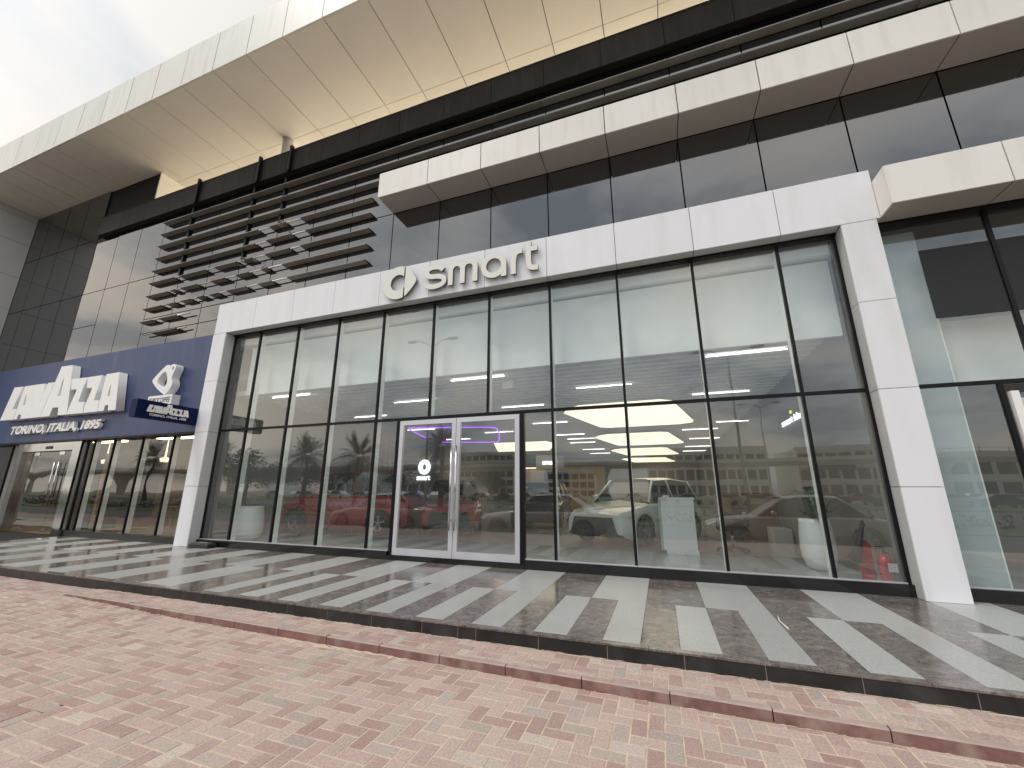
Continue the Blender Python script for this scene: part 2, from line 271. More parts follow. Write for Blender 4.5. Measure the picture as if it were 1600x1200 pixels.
# ------------------------------------------------------------------ object helpers
ORG = {}
def org(o): return ORG.get(o.name, Vector((0, 0, 0))) if o else Vector((0, 0, 0))
def tag(o, label=None, cat=None, group=None, kind=None):
    if label: o['label'] = label
    if cat: o['category'] = cat
    if group: o['group'] = group
    if kind: o['kind'] = kind
    return o
def empty(name, loc=(0, 0, 0), parent=None, rz=0):
    o = bpy.data.objects.new(name, None); COL.objects.link(o)
    loc = Vector(loc)
    o.location = loc-org(parent); o.rotation_euler.z = rz; o.empty_display_size = .3
    if parent: o.parent = parent
    ORG[o.name] = loc
    return o
def thing(name, label, cat, loc=(0, 0, 0), group=None):
    return tag(empty(name, loc), label, cat, group)
class MB:
    def __init__(s): s.v = []; s.f = []; s.mi = []; s.sm = []
    def add(s, vs, fs, mi=0, smooth=False):
        b = len(s.v); s.v += [tuple(v) for v in vs]; s.f += [tuple(b+i for i in f) for f in fs]
        s.mi += [mi]*len(fs); s.sm += [smooth]*len(fs); return s
    def box(s, x0, x1, y0, y1, z0, z1, mi=0):
        return s.add([(x0, y0, z0), (x1, y0, z0), (x1, y1, z0), (x0, y1, z0), (x0, y0, z1), (x1, y0, z1), (x1, y1, z1), (x0, y1, z1)],
                     [(0, 3, 2, 1), (4, 5, 6, 7), (0, 1, 5, 4), (1, 2, 6, 5), (2, 3, 7, 6), (3, 0, 4, 7)], mi)
    def bbox(s, x0, x1, y0, y1, z0, z1, c=.004, mi=0):   # box with chamfered top edge
        return s.add([(x0, y0, z0), (x1, y0, z0), (x1, y1, z0), (x0, y1, z0), (x0, y0, z1-c), (x1, y0, z1-c), (x1, y1, z1-c), (x0, y1, z1-c),
                      (x0+c, y0+c, z1), (x1-c, y0+c, z1), (x1-c, y1-c, z1), (x0+c, y1-c, z1)],
                     [(0, 1, 5, 4), (1, 2, 6, 5), (2, 3, 7, 6), (3, 0, 4, 7), (4, 5, 9, 8), (5, 6, 10, 9), (6, 7, 11, 10), (7, 4, 8, 11), (8, 9, 10, 11)], mi)
    def tube(s, pts, r, n=8, mi=0, caps=True):
        pts = [Vector(p) for p in pts]; rs = r if isinstance(r, (list, tuple)) else [r]*len(pts); vs = []; fs = []
        for i, p in enumerate(pts):
            d = (pts[min(i+1, len(pts)-1)]-pts[max(i-1, 0)]).normalized()
            a = d.cross(Vector((0, 0, 1)) if abs(d.z) < .95 else Vector((1, 0, 0))).normalized(); b = d.cross(a)
            for k in range(n):
                t = 2*PI*k/n; vs.append(p+rs[i]*(a*math.cos(t)+b*math.sin(t)))
        for i in range(len(pts)-1):
            for k in range(n):
                fs.append((i*n+k, i*n+(k+1) % n, (i+1)*n+(k+1) % n, (i+1)*n+k))
        s.add(vs, fs, mi, True)
        if caps:
            b = len(s.v)-len(vs)
            s.f += [tuple(b+k for k in range(n-1, -1, -1)), tuple(b+(len(pts)-1)*n+k for k in range(n))]; s.mi += [mi]*2; s.sm += [False]*2
        return s
    def lathe(s, prof, n=24, c=(0, 0, 0), mi=0, axis='z'):
        vs = []; fs = []
        for r, z in prof:
            for k in range(n):
                t = 2*PI*k/n; x, y = r*math.cos(t), r*math.sin(t)
                vs.append((c[0]+x, c[1]+y, c[2]+z) if axis == 'z' else (c[0]+x, c[1]+z, c[2]+y))
        for i in range(len(prof)-1):
            for k in range(n): fs.append((i*n+k, i*n+(k+1) % n, (i+1)*n+(k+1) % n, (i+1)*n+k))
        return s.add(vs, fs, mi, True)
    def prism(s, poly, y0, y1, mi=0):                     # polygon in x,z extruded along y
        n = len(poly)
        vs = [(x, y0, z) for x, z in poly]+[(x, y1, z) for x, z in poly]
        fs = [tuple(range(n)), tuple(range(2*n-1, n-1, -1))]+[(i, i+n, (i+1) % n+n, (i+1) % n) for i in range(n)]
        return s.add(vs, fs, mi)
    def build(s, name, mats, parent=None, kind=None, local=False, pivot=None):
        me = bpy.data.meshes.new(name)
        if local: o0 = Vector((0, 0, 0))
        elif pivot: o0 = Vector(pivot)
        else:
            xs = [v[0] for v in s.v]; ys = [v[1] for v in s.v]; zs = [v[2] for v in s.v]
            o0 = Vector(((min(xs)+max(xs))/2, (min(ys)+max(ys))/2, min(zs)))
        me.from_pydata([(v[0]-o0.x, v[1]-o0.y, v[2]-o0.z) for v in s.v], [], s.f)
        for m in (mats if isinstance(mats, (list, tuple)) else [mats]): me.materials.append(M[m] if isinstance(m, str) else m)
        me.polygons.foreach_set('material_index', s.mi); me.polygons.foreach_set('use_smooth', s.sm)
        me.update()
        return link(me, name, o0, parent, kind)
def link(me, name, loc, parent=None, kind=None):
    o = bpy.data.objects.new(name, me); COL.objects.link(o)
    loc = Vector(loc); o.location = loc-org(parent)
    if parent: o.parent = parent
    ORG[o.name] = loc
    if kind: o['kind'] = kind
    return o
def bx(name, m, x0, x1, y0, y1, z0, z1, parent=None, kind=None): return MB().box(x0, x1, y0, y1, z0, z1).build(name, m, parent, kind)
def copy_tree(o, parent=None):
    c = o.copy(); COL.objects.link(c); c.parent = parent; ORG[c.name] = org(o).copy()
    for ch in list(o.children): copy_tree(ch, c)
    return c
def curve_mesh(polys, ext, res=1):
    """flat outlines (list of loops in x,z) -> solid plate, front towards -Y"""
    cu = bpy.data.curves.new('outline', 'CURVE'); cu.dimensions = '2D'; cu.fill_mode = 'BOTH'; cu.extrude = ext/2
    for p in polys:
        sp = cu.splines.new('POLY'); sp.points.add(len(p)-1)
        for i, (x, z) in enumerate(p): sp.points[i].co = (x, z, 0, 1)
        sp.use_cyclic_u = True
    return solid(cu)
def text_mesh(txt, size, ext, shear=0, bold=0, align='LEFT', space=1):
    cu = bpy.data.curves.new('lettering', 'FONT'); cu.body = txt; cu.size = size; cu.extrude = ext/2; cu.shear = shear; cu.offset = bold
    cu.align_x = align; cu.space_character = space; cu.resolution_u = 4
    return solid(cu)
def solid(cu):
    o = bpy.data.objects.new('t', cu); COL.objects.link(o); bpy.context.view_layer.update()
    me = bpy.data.meshes.new_from_object(o.evaluated_get(bpy.context.evaluated_depsgraph_get()))
    bpy.data.objects.remove(o); bpy.data.curves.remove(cu)
    me.transform(Matrix.Rotation(PI/2, 4, 'X'))
    return me
def put_text(txt, size, ext, m, loc, parent, shear=0, bold=0, width=None, sz=1, rot=None, kind=None):
    def mx(t): me = text_mesh(t, size, ext, shear, bold); r_ = max(v.co.x for v in me.vertices); bpy.data.meshes.remove(me); return r_
    sx = width/mx(txt) if width else 1
    if kind:
        me = text_mesh(txt, size, ext, shear, bold); me.transform(Matrix.Diagonal((sx, 1, sz, 1))); return put(me, 'lettering', m, loc, parent, None, rot, kind)
    loc = Vector(loc)
    for i, ch in enumerate(txt):
        if ch == ' ': continue
        me = text_mesh(ch, size, ext, shear, bold); off = (mx(txt[:i+1])-max(v.co.x for v in me.vertices))*sx
        me.transform(Matrix.Diagonal((sx, 1, sz, 1))); d = Vector((off, 0, 0))
        if rot: d.rotate(Matrix.Rotation(rot[2], 3, 'Z'))
        put(me, 'letter', m, loc+d, parent, None, rot)
def put(me, name, m, loc, parent=None, side=None, rot=None, kind=None):
    me.materials.clear(); me.materials.append(M[m])
    if side:
        me.materials.append(M[side])
        for p in me.polygons: p.material_index = 0 if p.normal.y < -.5 else 1
    o = link(me, name, loc, parent, kind)
    if rot: o.rotation_euler = rot
    return o

ZP = .185           # terrace level
YG = 7.10           # glass plane
MX = [2.08-1.262*k for k in range(-2, 21)]    # facade module

# ------------------------------------------------------------------ ground and paving
def street_z(x, y):
    a = min(1, max(0, (-4.5-x)/3.4)); b = min(1, max(0, (y-1.8)/1.8)); return .042*a*a*(3-2*a)*b
def kerb_y(x): return 3.552-.018*x
bx('ground', 'earth', -400, 300, -500, -60, -.8, -.30, kind='structure')
lot = bx('parking_lot', 'asphalt', -70, 60, -9.0, -.45, -.6, -.26, kind='structure')
road = bx('road', 'asphalt', -200, 160, -40, -15.5, -.6, -.34, kind='structure')
for k in range(26):
    bx('lane_marking', 'paint', -110+8*k, -107+8*k, -27.6, -27.45, -.338, -.333, parent=road)
for k in range(14): bx('bay_marking', 'paint', -30+4.6*k, -29.9+4.6*k, -5.5, -3.0, -.258, -.253, parent=lot)
MB().box(-200, 160, -15.5, -9.0, -.6, -.22).build('grass_verge', 'verge', kind='stuff')
MB().box(-400, 300, -60, -40, -.6, -.25).build('far_grass_verge', 'verge', kind='stuff')
bx('building_ground', 'earth', -60, 30, 3.9, 60, -.5, .02, kind='structure')

# herringbone pavers: camera-visible ones only; nearest 300 separate, rest joined
def proj(x, y, z):
    d = Vector((x, y, z-1.45)); zz = d.dot(fw)
    if zz < .05: return None
    return 789+643.6*d.dot(r2)/zz, 601-643.6*d.dot(u2)/zz
street = bx('street_paving', 'sand', -60, 40, -.45, 3.75, -.5, -.0028, kind='structure')
# the sand bed has to follow the rising corner by the terrace
def sheet(name, m, x0, x1, y0, y1, nx, ny, zf, parent):
    b = MB(); vs = [(x0+(x1-x0)*i/nx, y0+(y1-y0)*j/ny) for j in range(ny+1) for i in range(nx+1)]
    b.add([(x, y, zf(x, y)) for x, y in vs], [(j*(nx+1)+i, j*(nx+1)+i+1, (j+1)*(nx+1)+i+1, (j+1)*(nx+1)+i) for j in range(ny) for i in range(nx)])
    return b.build(name, m, parent)
left_z = lambda x, y: street_z(x, y) if y < 3.68 else .042+.010*(y-3.68)/.35
sheet('sand_bed', 'sand', -40, -4.0, .5, 3.64, 60, 12, lambda x, y: street_z(x, y)-.0028, street)
sv = []
for x in (-7.66, 12):
    sv += [(x, kerb_y(x)+.05, -.3), (x, 4.06, -.3), (x, 4.06, .0625), (x, kerb_y(x)+.05, .0625)]
strip = MB().add(sv, [(0, 1, 2, 3), (7, 6, 5, 4), (0, 4, 5, 1), (1, 5, 6, 2), (2, 6, 7, 3), (3, 7, 4, 0)]).build('raised_pavement', 'sand', kind='structure')
P_ = .1025
def herring(x0, x1, y0, y1):
    for a in range(int(y0/P_)-3, int(y1/P_)+3):
        for b in range(int((x0/P_-a)/4)-2, int((x1/P_-a)/4)+3):
            for (cx, cy, wx, wy) in ((a+4*b, a, 2, 1), (a+4*b+2, a-1, 1, 2)):
                yield cx*P_, cy*P_, wx*P_, wy*P_
brick_meshes = {}
def brick_mesh(hor, k):
    g = .0085; a, b_ = ((.205, .1025) if hor else (.1025, .205))
    me = MB().bbox(-a/2+g/2, a/2-g/2, -b_/2+g/2, b_/2-g/2, -.03, 0, .003).build('brick_tmp', 'brick', local=True)
    d = me.data; bpy.data.objects.remove(me); return d
for hor in (0, 1):
    for k in range(4): brick_meshes[hor, k] = brick_mesh(hor, k)
cand = []
rnd = random.Random(3)
def gather(x0, x1, y0, y1, inside, zf, host, ox=0, oy=0):
    for x, y, wx, wy in herring(x0-ox, x1-ox, y0-oy, y1-oy):
        x += ox; y += oy
        lo, hi = inside(x+wx/2)
        y1_ = min(y+wy, hi); y0_ = max(y, lo)
        if y1_-y0_ < .03 or x+wx > x1+.11 or x < x0-.21: continue
        cx, cy = x+wx/2, (y0_+y1_)/2; cut = (y1_-y0_) if (y1_-y0_) < wy-.004 else 0
        p = proj(cx, cy, 0)
        seen = p is not None and -30 < p[0] < 1630 and -50 < p[1] < 1225
        cand.append((math.hypot(cx, cy)+(0 if seen else 100), cx, cy, wx > wy, zf(cx, cy), host, cut))
gather(-7.72, 7, -.43, 3.6, lambda x: (-.43, kerb_y(x)-.003), lambda x, y: street_z(x, y), street)
gather(-26, -7.72, -.43, 4.1, lambda x: (-.43, 4.034), lambda x, y: street_z(x, min(y, 3.6))+(.010*max(0, y-3.6)/.4), street)
gather(-7.6, 7, 3.55, 4.1, lambda x: (kerb_y(x)+.065, 4.034), lambda x, y: .066, strip, .03, .012)
cand.sort(key=lambda c: c[0])
rest = {}
n_single = {}
for d, cx, cy, hor, z, host, cut in cand:
    z += rnd.uniform(-.0016, .0016)
    if cut == 0 and n_single.get(host.name, 0) < 150 or cut == 0 and (host is street and n_single[host.name] < 300):
        n_single[host.name] = n_single.get(host.name, 0)+1
        o = link(brick_meshes[int(hor), rnd.randrange(4)], 'brick', (cx, cy, z), host)
        o.rotation_euler = (rnd.uniform(-.006, .006), rnd.uniform(-.006, .006), rnd.uniform(-.012, .012))
    else:
        g = .0085; a, b_ = ((.205, .1025) if hor else (.1025, .205)); j = rnd.uniform(-.001, .001); b_ = cut or b_
        rest.setdefault(host.name, (host, MB()))[1].bbox(cx-a/2+g/2+j, cx+a/2-g/2+j, cy-b_/2+g/2, cy+b_/2-g/2, z-.02, z, .003)
for h, b in rest.values(): b.build('further_bricks', 'brick', h, kind='stuff')
bx('outer_bricks', 'kerb_top', -60, -26.1, -.45, 3.66, -.02, -.002, parent=street)

# kerb
kerb = empty('kerb', (0, 3.55, 0)); kerb['kind'] = 'structure'
kj = [-7.70, -6.94, -6.32, -5.68, -5.06, -4.44, -3.80, -3.17, -2.55, -1.92, -1.31, -.69, -.065, .56, 1.17, 1.79, 2.42, 3.05, 3.68, 4.3]
for a, b_ in zip(kj[:-1], kj[1:]):
    def q(x, o): return kerb_y(x)+o
    zt = lambda x: .073 if x > -5 else .073
    vs = []; g = .004
    tw = rnd.uniform(-.003, .003)
    for x in (a+g, b_-g):
        z1 = .074+tw
        vs += [(x, q(x, 0)+.002, -.03), (x, q(x, 0), z1-.008), (x, q(x, .008), z1), (x, q(x, .056), z1), (x, q(x, .062), z1-.01), (x, q(x, .062), -.03)]
    bm = MB().add(vs, [(i, i+1, i+7, i+6) for i in range(5)]+[(5, 4, 3, 2, 1, 0), (6, 7, 8, 9, 10, 11)], 0)
    bm.mi[2] = 1; bm.mi[1] = 1
    bm.f = [f[::-1] for f in bm.f]
    bm.build('kerb_block', ['kerb', 'kerb_top'], kerb)
sand_b = MB()
def drift(x, y, L_, W_, z, h):
    n_ = 14; vs = [(x, y, z+h)]
    for k in range(n_):
        t = 2*PI*k/n_; q_ = rnd.uniform(.55, 1.25)
        vs.append((x+L_/2*math.cos(t)*q_, y+W_*math.sin(t)*q_*(1 if math.sin(t) < 0 else .25), z))
    sand_b.add(vs, [(0, 1+k, 1+(k+1) % n_) for k in range(n_)], 0, True)
for i in range(60): drift(rnd.uniform(-3.7, -2.1), kerb_y(-3)-.006-abs(rnd.gauss(0, .03)), rnd.uniform(.05, .16), rnd.uniform(.012, .03), .001, .003)
for i in range(90):                                   # loose sand along kerb and step
    x = rnd.uniform(-7.5, 3); drift(x, kerb_y(x)-.003, rnd.uniform(.02, .10), rnd.uniform(.003, .009), street_z(x, 3.5)+.0005, .003)
for i in range(150):
    x = rnd.uniform(-7.5, 3); drift(x, 4.034, rnd.uniform(.03, .18), rnd.uniform(.004, .018), .0665, .003)
sand_b.build('sand_drift', 'sand', kind='stuff')
deb = MB()
for i in range(130):
    x, y = rnd.uniform(-8, 2.6), rnd.uniform(1.4, 3.5)
    if i % 4 == 0: y = rnd.uniform(3.66, 4.0)
    z = .067 if y > kerb_y(x) and x > -7.7 else street_z(x, y)+.001
    r_ = rnd.uniform(.002, .007)
    vs = [(x+r_*rnd.uniform(.7, 1.4)*math.cos(t), y+r_*math.sin(t), z) for t in (0, 1.6, 3.1, 4.7)]+[(x, y, z+r_*.8)]
    deb.add(vs, [(0, 1, 4), (1, 2, 4), (2, 3, 4), (3, 0, 4)])
deb.build('loose_pebbles', 'light_tile', kind='stuff')

# terrace in two rows of striped slabs
terr = bx('terrace', 'joint', -30, 12, 4.062, 7.6, -.2, ZP-.006, kind='structure')
U = .3177
def ex(n): return -.28+U*n
def slab(m, x0, x1, y0, y1, dz=0):
    g = .0012
    o = MB().bbox(x0+g, x1-g, y0+g, y1-g, ZP-.02, ZP+dz, .0009).build('paving_slab', m, terr)
for k in range(-24, 16):                               # back row
    a, b_ = ex(2*k), ex(2*k+2)
    m = 'light_tile' if (k % 2) else 'marble'
    if 12 > b_ and a > -27: slab(m, a, b_, 5.572, 6.9 if -10.5 < a < 2.2 else 6.9)
for k in range(-24, 16):                               # strip under the glass line
    a, b_ = ex(2*k), ex(2*k+2); slab('light_tile' if (k % 2) else 'marble', a, b_, 6.9, 7.5)
for n in range(-17, 30): slab('light_tile' if n % 2 else 'marble', ex(n), ex(n+1), 4.115, 5.572)
for n in range(-77, -17, 2): slab('light_tile' if (n % 4 == 3) else 'marble', ex(n), ex(n+2), 4.115, 5.572)
xx = -24.0
while xx < 9:
    w_ = .61; bx('edge_slab', 'marble', xx+.002, xx+w_-.002, 4.03, 4.112, ZP-.014, ZP+.001, parent=terr); xx += w_
rj = [-14.5, -13.9, -13.3, -12.7, -12.1, -11.5, -10.9, -10.3, -9.69, -8.7, -7.74, -7.2, -6.89, -6.54, -5.93, -5.57, -5.33, -4.72, -4.15, -3.57, -2.98, -2.37, -1.97, -1.78, -1.16, -.55, .06, .63, 1.23, 1.85, 2.46, 3.07, 3.68, 4.3, 4.9]
for a, b_ in zip(rj[:-1], rj[1:]):
    MB().box(a+.003, b_-.003, 4.036, 4.061, -.1, ZP-.015).build('riser_slab', 'riser', terr)
bx('riser_grout', 'kerb_top', -24, 6, 4.039, 4.0615, -.1, ZP-.018, parent=terr)

# ------------------------------------------------------------------ the building shell
bld = thing('commercial_building', 'long modern showroom building with dark glass facade, white projecting bands and a deep roof canopy', 'building', (-8, 7.1, ZP))
cw = empty('curtain_wall', (-8, YG, ZP), bld)
# dark glass backing and panes
bx('backing_wall', 'joint', -15.39, 14, YG+.05, YG+.25, 5.42, 10.0, parent=cw); bx('backing_wall', 'joint', -26, -15.45, YG+.05, YG+.25, 5.42, 12.09, parent=cw)
def pane(x0, x1, z0, z1, m='spandrel', y=YG, jig=.0016, name='glass_pane', par=None):
    g = .012
    b = MB().box(-(x1-x0)/2+g, (x1-x0)/2-g, 0, .03, -(z1-z0)/2+g, (z1-z0)/2-g)
    o = b.build(name, m, par or cw, pivot=(0, 0, 0)); o.location = Vector(((x0+x1)/2, y, (z0+z1)/2))-org(par or cw)
    ORG[o.name] = Vector(((x0+x1)/2, y, (z0+z1)/2))
    o.rotation_euler = (rnd.uniform(-jig, jig), 0, rnd.uniform(-jig, jig))
    return o
gx = [2.08-1.262*k for k in range(-5, 21)][::-1]       # x from left to right
zlev = {0: 5.45, 1: 7.88, 2: 10.0}
for i in range(len(gx)-1):
    a, b_ = gx[i], gx[i+1]
    pane(a, b_, 7.88, 10.05)
    if abs(a+18.11) < .1 or abs(a+5.49) < .1 or abs(a-.818) < .1:
        pane(a, b_, 5.42, 6.62 if a < -10 else 6.30); pane(a, b_, 6.62 if a < -10 else 6.30, 7.88)
    elif -14.5 < a < -11: pane(a, b_, 5.42, 5.95); pane(a, b_, 5.95, 6.42); pane(a, b_, 6.42, 7.88)
    else: pane(a, b_, 5.42, 7.88)
for k in range(20, 26): pane(2.08-1.262*k-1.262 if k > 20 else gx[0]-1.262, 2.08-1.262*k if k > 20 else gx[0], 5.42, 12.08)
for i in range(4):                                     # glazing that runs past the parapet up to the canopy
    pane(gx[i], gx[i+1], 10.05, 12.08)
# parapet beam
par = empty('parapet', (-8, 6.95, 10.05), bld)
bx('parapet_core', 'joint', -17.86, 12, 6.975, 7.09, 10.07, 10.73, parent=par)
px_ = [-17.88]+[x*.985-.02 for x in gx if x > -17.5]
for a, b_ in zip(px_[:-1], px_[1:]): bx('parapet_panel', 'parapet', a+.006, b_-.006, 6.95, 6.974, 10.05, 10.745, parent=par)
bx('parapet_soffit', 'joint', -17.86, 12, 6.975, 7.42, 10.046, 10.069, parent=par); bx('parapet_cap', 'parapet', -17.9, 12, 6.94, 7.4, 10.75, 10.775, parent=par)
for x in (-12.75, -10.17, -8.98):
    MB().box(x-.035, x+.035, 6.86, 6.945, 10.0, 10.84).build('parapet_strap', 'black', par)
# canopy
can = empty('roof_canopy', (-8, 5.22, 12.1), bld)
ZS, YC, ZT = 12.10, 5.22, 13.44
cs = 1.221; cx0 = -7.73
bx('canopy_core', 'joint', -29, 14, 5.26, 16, 12.13, 13.40, parent=can)
k0 = -18
cxs = [cx0+cs*k for k in range(k0, 18)]
for a, b_ in zip(cxs[:-1], cxs[1:]):
    o = MB().box(a+.011, b_-.011, YC, YC+.035, ZS-.005, ZT).build('fascia_panel', 'cream', can); o.rotation_euler = (rnd.uniform(-.002, .002), 0, rnd.uniform(-.003, .003))
    bx('soffit_panel', 'soffit', a+.009, b_-.009, YC+.045, 7.625, ZS, ZS+.025, parent=can)
    bx('soffit_panel', 'soffit', a+.009, b_-.009, 7.637, 10.2, ZS, ZS+.025, parent=can)
    bx('soffit_panel', 'soffit', a+.009, b_-.009, 10.212, 13, ZS, ZS+.025, parent=can)
pc = MB().tube([(-10.12, 7.62, 10.3), (-10.12, 7.62, ZS+.001)], .15, 20).build('support_column', 'grey_clad', bld)
bx('terrace_slab', 'wall_in', -15.2, 12, 7.4, 13, 10.0, 10.15, parent=bld)
tw_ = empty('soffit_glow_row', (-3, 10.4, 10.15), bld)
for k in range(11): bx('added_glow_panel', 'soffit_glow', -15+2.4*k, -12.8+2.4*k, 10.4, 10.45, 10.3, 11.9, parent=tw_)  # unseen glowing panels added behind the parapet to warm the canopy soffit
bx('terrace_end_wall', 'soffit', -15.43, -15.38, 7.14, 12.3, 10.1, ZS-.003, parent=bld)
# side fin at the left end of the canopy
fin = empty('end_fin', (-23.2, 6.2, 0), bld)
bx('fin_core', 'joint', -23.6, -22.94, 5.27, 9, -.2, 12.09, parent=fin)
zz_ = [0.2, 1.7, 3.2, 4.7, 5.4, 6.75, 8.08, 9.4, 10.8, 11.84, 12.09]
for a, b_ in zip(zz_[:-1], zz_[1:]):
    bx('fin_panel', 'grey_clad', -22.937, -22.90, 5.26, 7.09, a+.006, b_-.006, parent=fin)
    bx('fin_panel', 'cream', -23.62, -22.90, 5.22, 5.255, a+.006, b_-.006, parent=fin)
# projecting white bands
def band(name, x0, x1, z0, z1, yf, yb, xs, endpanel=True, m='cream', ms='band_soffit_shade'):
    e_ = empty(name, ((x0+x1)/2, yf, z0), bld)
    bx('band_core', 'joint', x0+.02, x1-.02, yf+.03, yb, z0+.02, z1-.02, parent=e_)
    xs = [x0]+[x for x in xs if x0+.2 < x < x1-.2]+[x1]
    for a, b_ in zip(xs[:-1], xs[1:]):
        bx('front_panel', m, a+.008, b_-.008, yf, yf+.025, z0, z1, parent=e_)
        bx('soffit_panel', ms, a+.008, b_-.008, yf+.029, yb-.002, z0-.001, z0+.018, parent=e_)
        bx('top_panel', m, a+.008, b_-.008, yf+.029, yb-.002, z1-.018, z1, parent=e_)
    if endpanel: bx('end_panel', m, x0-.012, x0+.014, yf+.004, yb-.002, z0+.003, z1-.003, parent=e_)
    return e_
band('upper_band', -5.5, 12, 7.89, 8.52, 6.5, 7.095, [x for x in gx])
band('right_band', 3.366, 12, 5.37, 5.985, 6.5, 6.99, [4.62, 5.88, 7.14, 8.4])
# portal frame round the main shopfront
por = empty('portal_frame', (-3.65, 6.84, ZP), bld)
fx = [-10.64]+[-9.46+1.262*k for k in range(0, 10)]+[3.352]
fx = [-10.64, -9.47, -8.21, -6.95, -5.69, -4.34, -2.965, -1.70, -.43, .835, 2.10, 3.352]
fx = [-10.64, -9.28, -8.02, -6.77, -5.51, -4.245, -2.98, -1.70, -.43, .835, 2.09, 3.352]
bx('portal_core', 'joint', -10.62, 3.335, 6.87, 7.25, 5.39, 6.18, parent=por)
for a, b_ in zip(fx[:-1], fx[1:]):
    bx('fascia_panel', 'white', a+.005, b_-.005, 6.84, 6.865, 5.367, 6.20, parent=por)
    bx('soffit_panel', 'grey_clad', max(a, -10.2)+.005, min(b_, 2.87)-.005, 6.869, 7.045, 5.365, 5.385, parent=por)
    bx('top_panel', 'white', a+.005, b_-.005, 6.869, 7.09, 6.178, 6.199, parent=por)
bx('end_panel', 'white', 3.338, 3.350, 6.869, 7.09, 5.37, 6.175, parent=por)
jz = [ZP, 1.52, 2.807, 4.087, 5.36]
for (x0, x1) in ((-10.66, -10.20), (2.868, 3.302)):
    bx('column_core', 'joint', x0+.02, x1-.02, 6.87, 7.3, ZP-.01, 5.36, parent=por)
    for a, b_ in zip(jz[:-1], jz[1:]):
        bx('column_front', 'white', x0, x1, 6.84, 6.865, a+.004, b_-.004, parent=por)
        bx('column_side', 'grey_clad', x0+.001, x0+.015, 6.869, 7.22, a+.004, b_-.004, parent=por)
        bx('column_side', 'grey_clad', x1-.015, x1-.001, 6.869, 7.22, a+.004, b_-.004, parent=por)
# --- louvre screen
lou = empty('louvre_screen', (-10, 6.95, 5.6), bld)
LZ = [9.66-.425*k for k in range(10)]
def blade(a, b_, z):
    t = MB(); y0, y1 = 6.935, 7.085
    t.add([(a, y0, z-.008), (b_, y0, z-.008), (b_, y0, z+.008), (a, y0, z+.008), (a, y1, z-.03), (b_, y1, z-.03), (b_, y1, z+.035), (a, y1, z+.035)],
          [(3, 2, 1, 0), (0, 1, 5, 4), (7, 6, 2, 3), (4, 7, 3, 0), (1, 2, 6, 5), (4, 5, 6, 7)])
    o = t.build('louvre_blade', ['louver', 'louver_end'], lou); o.data.polygons[4].material_index = 1
    return o
sg = {3: [(-14.2, -9.87), (-9.43, -8.86), (-8.34, -6.08)], 4: [(-14.2, -9.89), (-9.46, -8.58), (-8.1, -6.08)],
      5: [(-14.2, -13.08), (-12.8, -11.75), (-11.34, -10.47), (-10.28, -9.9), (-9.43, -8.57), (-8.2, -6.08)],
      6: [(-14.2, -13.25), (-13.08, -12.9), (-12.63, -11.97), (-11.38, -10.84), (-10.4, -9.93), (-9.48, -9.27), (-8.75, -6.1)],
      7: [(-14.2, -13.38), (-13.1, -12.76), (-12.5, -12.12), (-11.83, -11.58), (-11.31, -11.0), (-10.65, -9.94), (-9.5, -9.02), (-8.5, -6.1)],
      8: [(-14.2, -13.64), (-13.33, -12.58)], 9: [(-13.5, -12.46)]}
for k, z in enumerate(LZ):
    if k < 3:
        for a, b_ in ((-14.2, -8.05), (-8.04, -1.75), (-1.74, 4.6), (4.61, 11)): blade(a, b_, z)
    else:
        for a, b_ in sg[k]: blade(a, b_, z-rnd.uniform(0, .012))
        xr = {8: (-14.1, -12.07), 9: (-14.02, -12.11)}.get(k, (-14.1, -6.3))
        if k > 2: MB().tube([(xr[0], 7.0, z+.012), (xr[1], 7.0, z+.004)], .020, 8).build('louvre_rod', 'rod', lou)
for x, z1, z0 in ((-13.05, 10.1, 7.66), (-10.44, 10.1, 7.60), (-9.22, 10.1, 8.35)):
    bx('louvre_post', 'black', x-.035, x+.035, 7.045, 7.098, z0, z1-.05, parent=lou)
for (x, z) in ((-9.0, LZ[3]), (-10.2, LZ[5]), (-9.75, LZ[5])):
    p0 = [Vector((x+rnd.uniform(-.14, .14), 6.93+rnd.uniform(-.03, .03), z+rnd.uniform(-.22, .1))) for _ in range(7)]
    MB().tube(p0, .006, 5).build('loose_wire', 'rod', lou)

# --- shopfront glazing under the portal
shop = empty('shopfront', (-3.6, YG, ZP), bld)
SX = [-10.20, -9.28, -8.02, -6.78, -5.52, -4.245, -2.977, -1.72, -.457, .804, 2.075, 2.868]
ZTR = 2.857
def glass(x0, x1, z0, z1, m='glass', y=7.115, par=shop, jig=.0012):
    b = MB().box(-(x1-x0)/2, (x1-x0)/2, 0, .010, -(z1-z0)/2, (z1-z0)/2)
    b.mi = [1, 1, 0, 1, 1, 1]
    o = b.build('glass_pane', [m, 'clear'], par, pivot=(0, 0, 0)); o.location = Vector(((x0+x1)/2, y, (z0+z1)/2))-org(par)
    o.rotation_euler = (rnd.uniform(-jig, jig), 0, rnd.uniform(-jig, jig)); return o
for i in range(len(SX)-1):
    a, b_ = SX[i], SX[i+1]
    glass(a+.02, b_-.02, ZTR+.03, 5.355)
    if -4.9 < a < -2.4 or (a < -4.9 and b_ > -4.9): pass
    elif a < -2.9 and b_ > -2.9: pass
    else: glass(a+.02, b_-.02, .335, ZTR-.03)
glass(-5.50, -4.955, .335, ZTR-.03); glass(-2.26, -1.74, .335, ZTR-.03)
